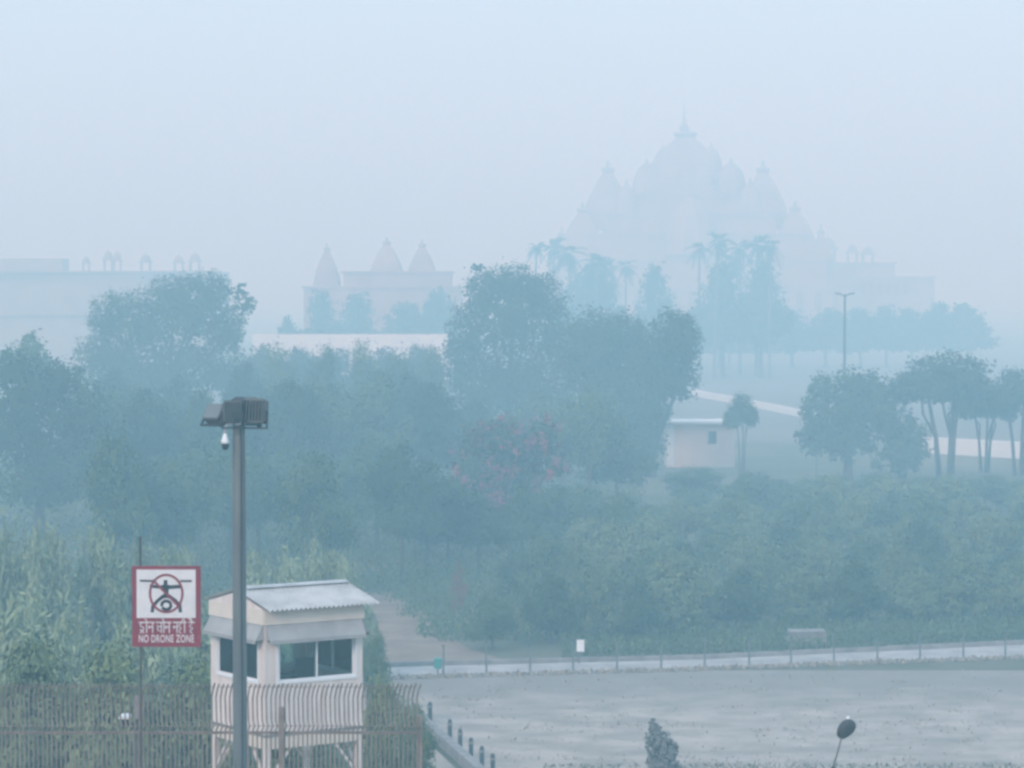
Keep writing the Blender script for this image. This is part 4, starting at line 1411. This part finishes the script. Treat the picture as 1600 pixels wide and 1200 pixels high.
mb.lathe([(.16, -.10), (.17, .02), (.13, .12), (.06, .17)], (0, 0, mz(636)), 16)
mb.build('head_frame', M['dark'], mast)
def flood(px, py, w, h, dpt, yaw, tilt, yoff, front_m='housing'):
    """a floodlight: finned back, glass front, yoke"""
    o = Matrix.Translation(((px - 375) * s, yoff, mz(py))) @ Matrix.Rotation(yaw, 4, 'Z') @ Matrix.Rotation(tilt, 4, 'X')
    mb = MB(); mb.m = o
    mb.prism([(-w / 2, -h / 2 + .03), (-w / 2 + .03, -h / 2), (w / 2 - .03, -h / 2), (w / 2, -h / 2 + .03), (w / 2, h / 2 - .03), (w / 2 - .03, h / 2), (-w / 2 + .03, h / 2), (-w / 2, h / 2 - .03)], -dpt / 2, dpt / 2)
    n = 7
    for i in range(n):
        mb.box((-w / 2 + w * (i + .5) / n, -dpt / 2 - .035, 0), (.014, .07, h * .82))
    f = mb.build('floodlight', M['housing'], mast)
    mb = MB(); mb.m = o
    mb.box((0, dpt / 2 + .006, 0), (w * .88, .012, h * .86))
    mb.build('lens', M['lampglass'], f)
    mb = MB(); mb.m = o
    mb.bar((-w / 2 - .015, 0, 0), (-w / 2 - .015, .02, -h / 2 - .08), .03)
    mb.bar((w / 2 + .015, 0, 0), (w / 2 + .015, .02, -h / 2 - .08), .03)
    mb.bar((-w / 2 - .03, .02, -h / 2 - .08), (w / 2 + .03, .02, -h / 2 - .08), .03)
    mb.build('yoke', M['dark'], f)
flood(366, 643, .30, .36, .16, R(12), R(-14), -.22)
flood(402, 642, .38, .40, .16, R(-16), R(-10), -.10)
flood(384, 640, .34, .38, .15, R(170), R(-18), .28)
flood(338, 647, .34, .30, .16, R(150), R(35), .02)
flood(408, 645, .24, .34, .14, R(-80), R(-12), .16)
for px, py in ((348, 663), (407, 664)):
    MB().lathe([(.01, -.05), (.04, -.03), (.05, 0), (.04, .03), (.01, .05)], ((px - 375) * s, -.05, mz(py)), 12).build('cable_gland', M['dark'], mast, True)
dc = thing('dome_camera', 'white dome security camera hanging from a bent arm on the lamp mast', 'camera', (c.x, Y - .12, zg))
MB().tube([(0, .0, mz(659)), (-.08, -.08, mz(659)), (-.17, -.09, mz(661)), (-.205, -.09, mz(666)), (-.21, -.09, mz(676))], [.028, .026, .026, .026, .024], 10).build('arm', M['white'], dc, True)
MB().box((-.0, -.03, mz(658)), (.10, .09, .11)).build('bracket', M['white'], dc)
def cz(py): return mz(py)
MB().lathe([(.022, cz(676)), (.032, cz(678)), (.05, cz(683)), (.068, cz(688)), (.072, cz(692))], (-.21, -.09, 0), 18).build('housing', M['white'], dc, True)
MB().lathe([(.060, cz(691.8)), (.062, cz(695)), (.05, cz(699)), (.03, cz(701.5)), (.005, cz(702.3))], (-.21, -.09, 0), 18).build('dome', M['black'], dc, True)

# ------------------------------------------------------------------ haze: one closed box of even air
hb = MB().box((0, 1200, 33.5), (2500, 2700, 69))
hm = bpy.data.materials.new('haze')
hm.use_nodes = True
nt = hm.node_tree
nt.nodes.remove(nt.nodes['Principled BSDF'])
pv = nt.nodes.new('ShaderNodeVolumePrincipled')
pv.inputs['Color'].default_value = (*HAZE_COLOR, 1)
pv.inputs['Density'].default_value = HAZE_DENSITY
pv.inputs['Absorption Color'].default_value = (1, 1, 1, 1)
pv.inputs['Anisotropy'].default_value = 0.0
nt.links.new(pv.outputs[0], nt.nodes['Material Output'].inputs['Volume'])
tag(hb.build('haze', hm), kind='stuff')
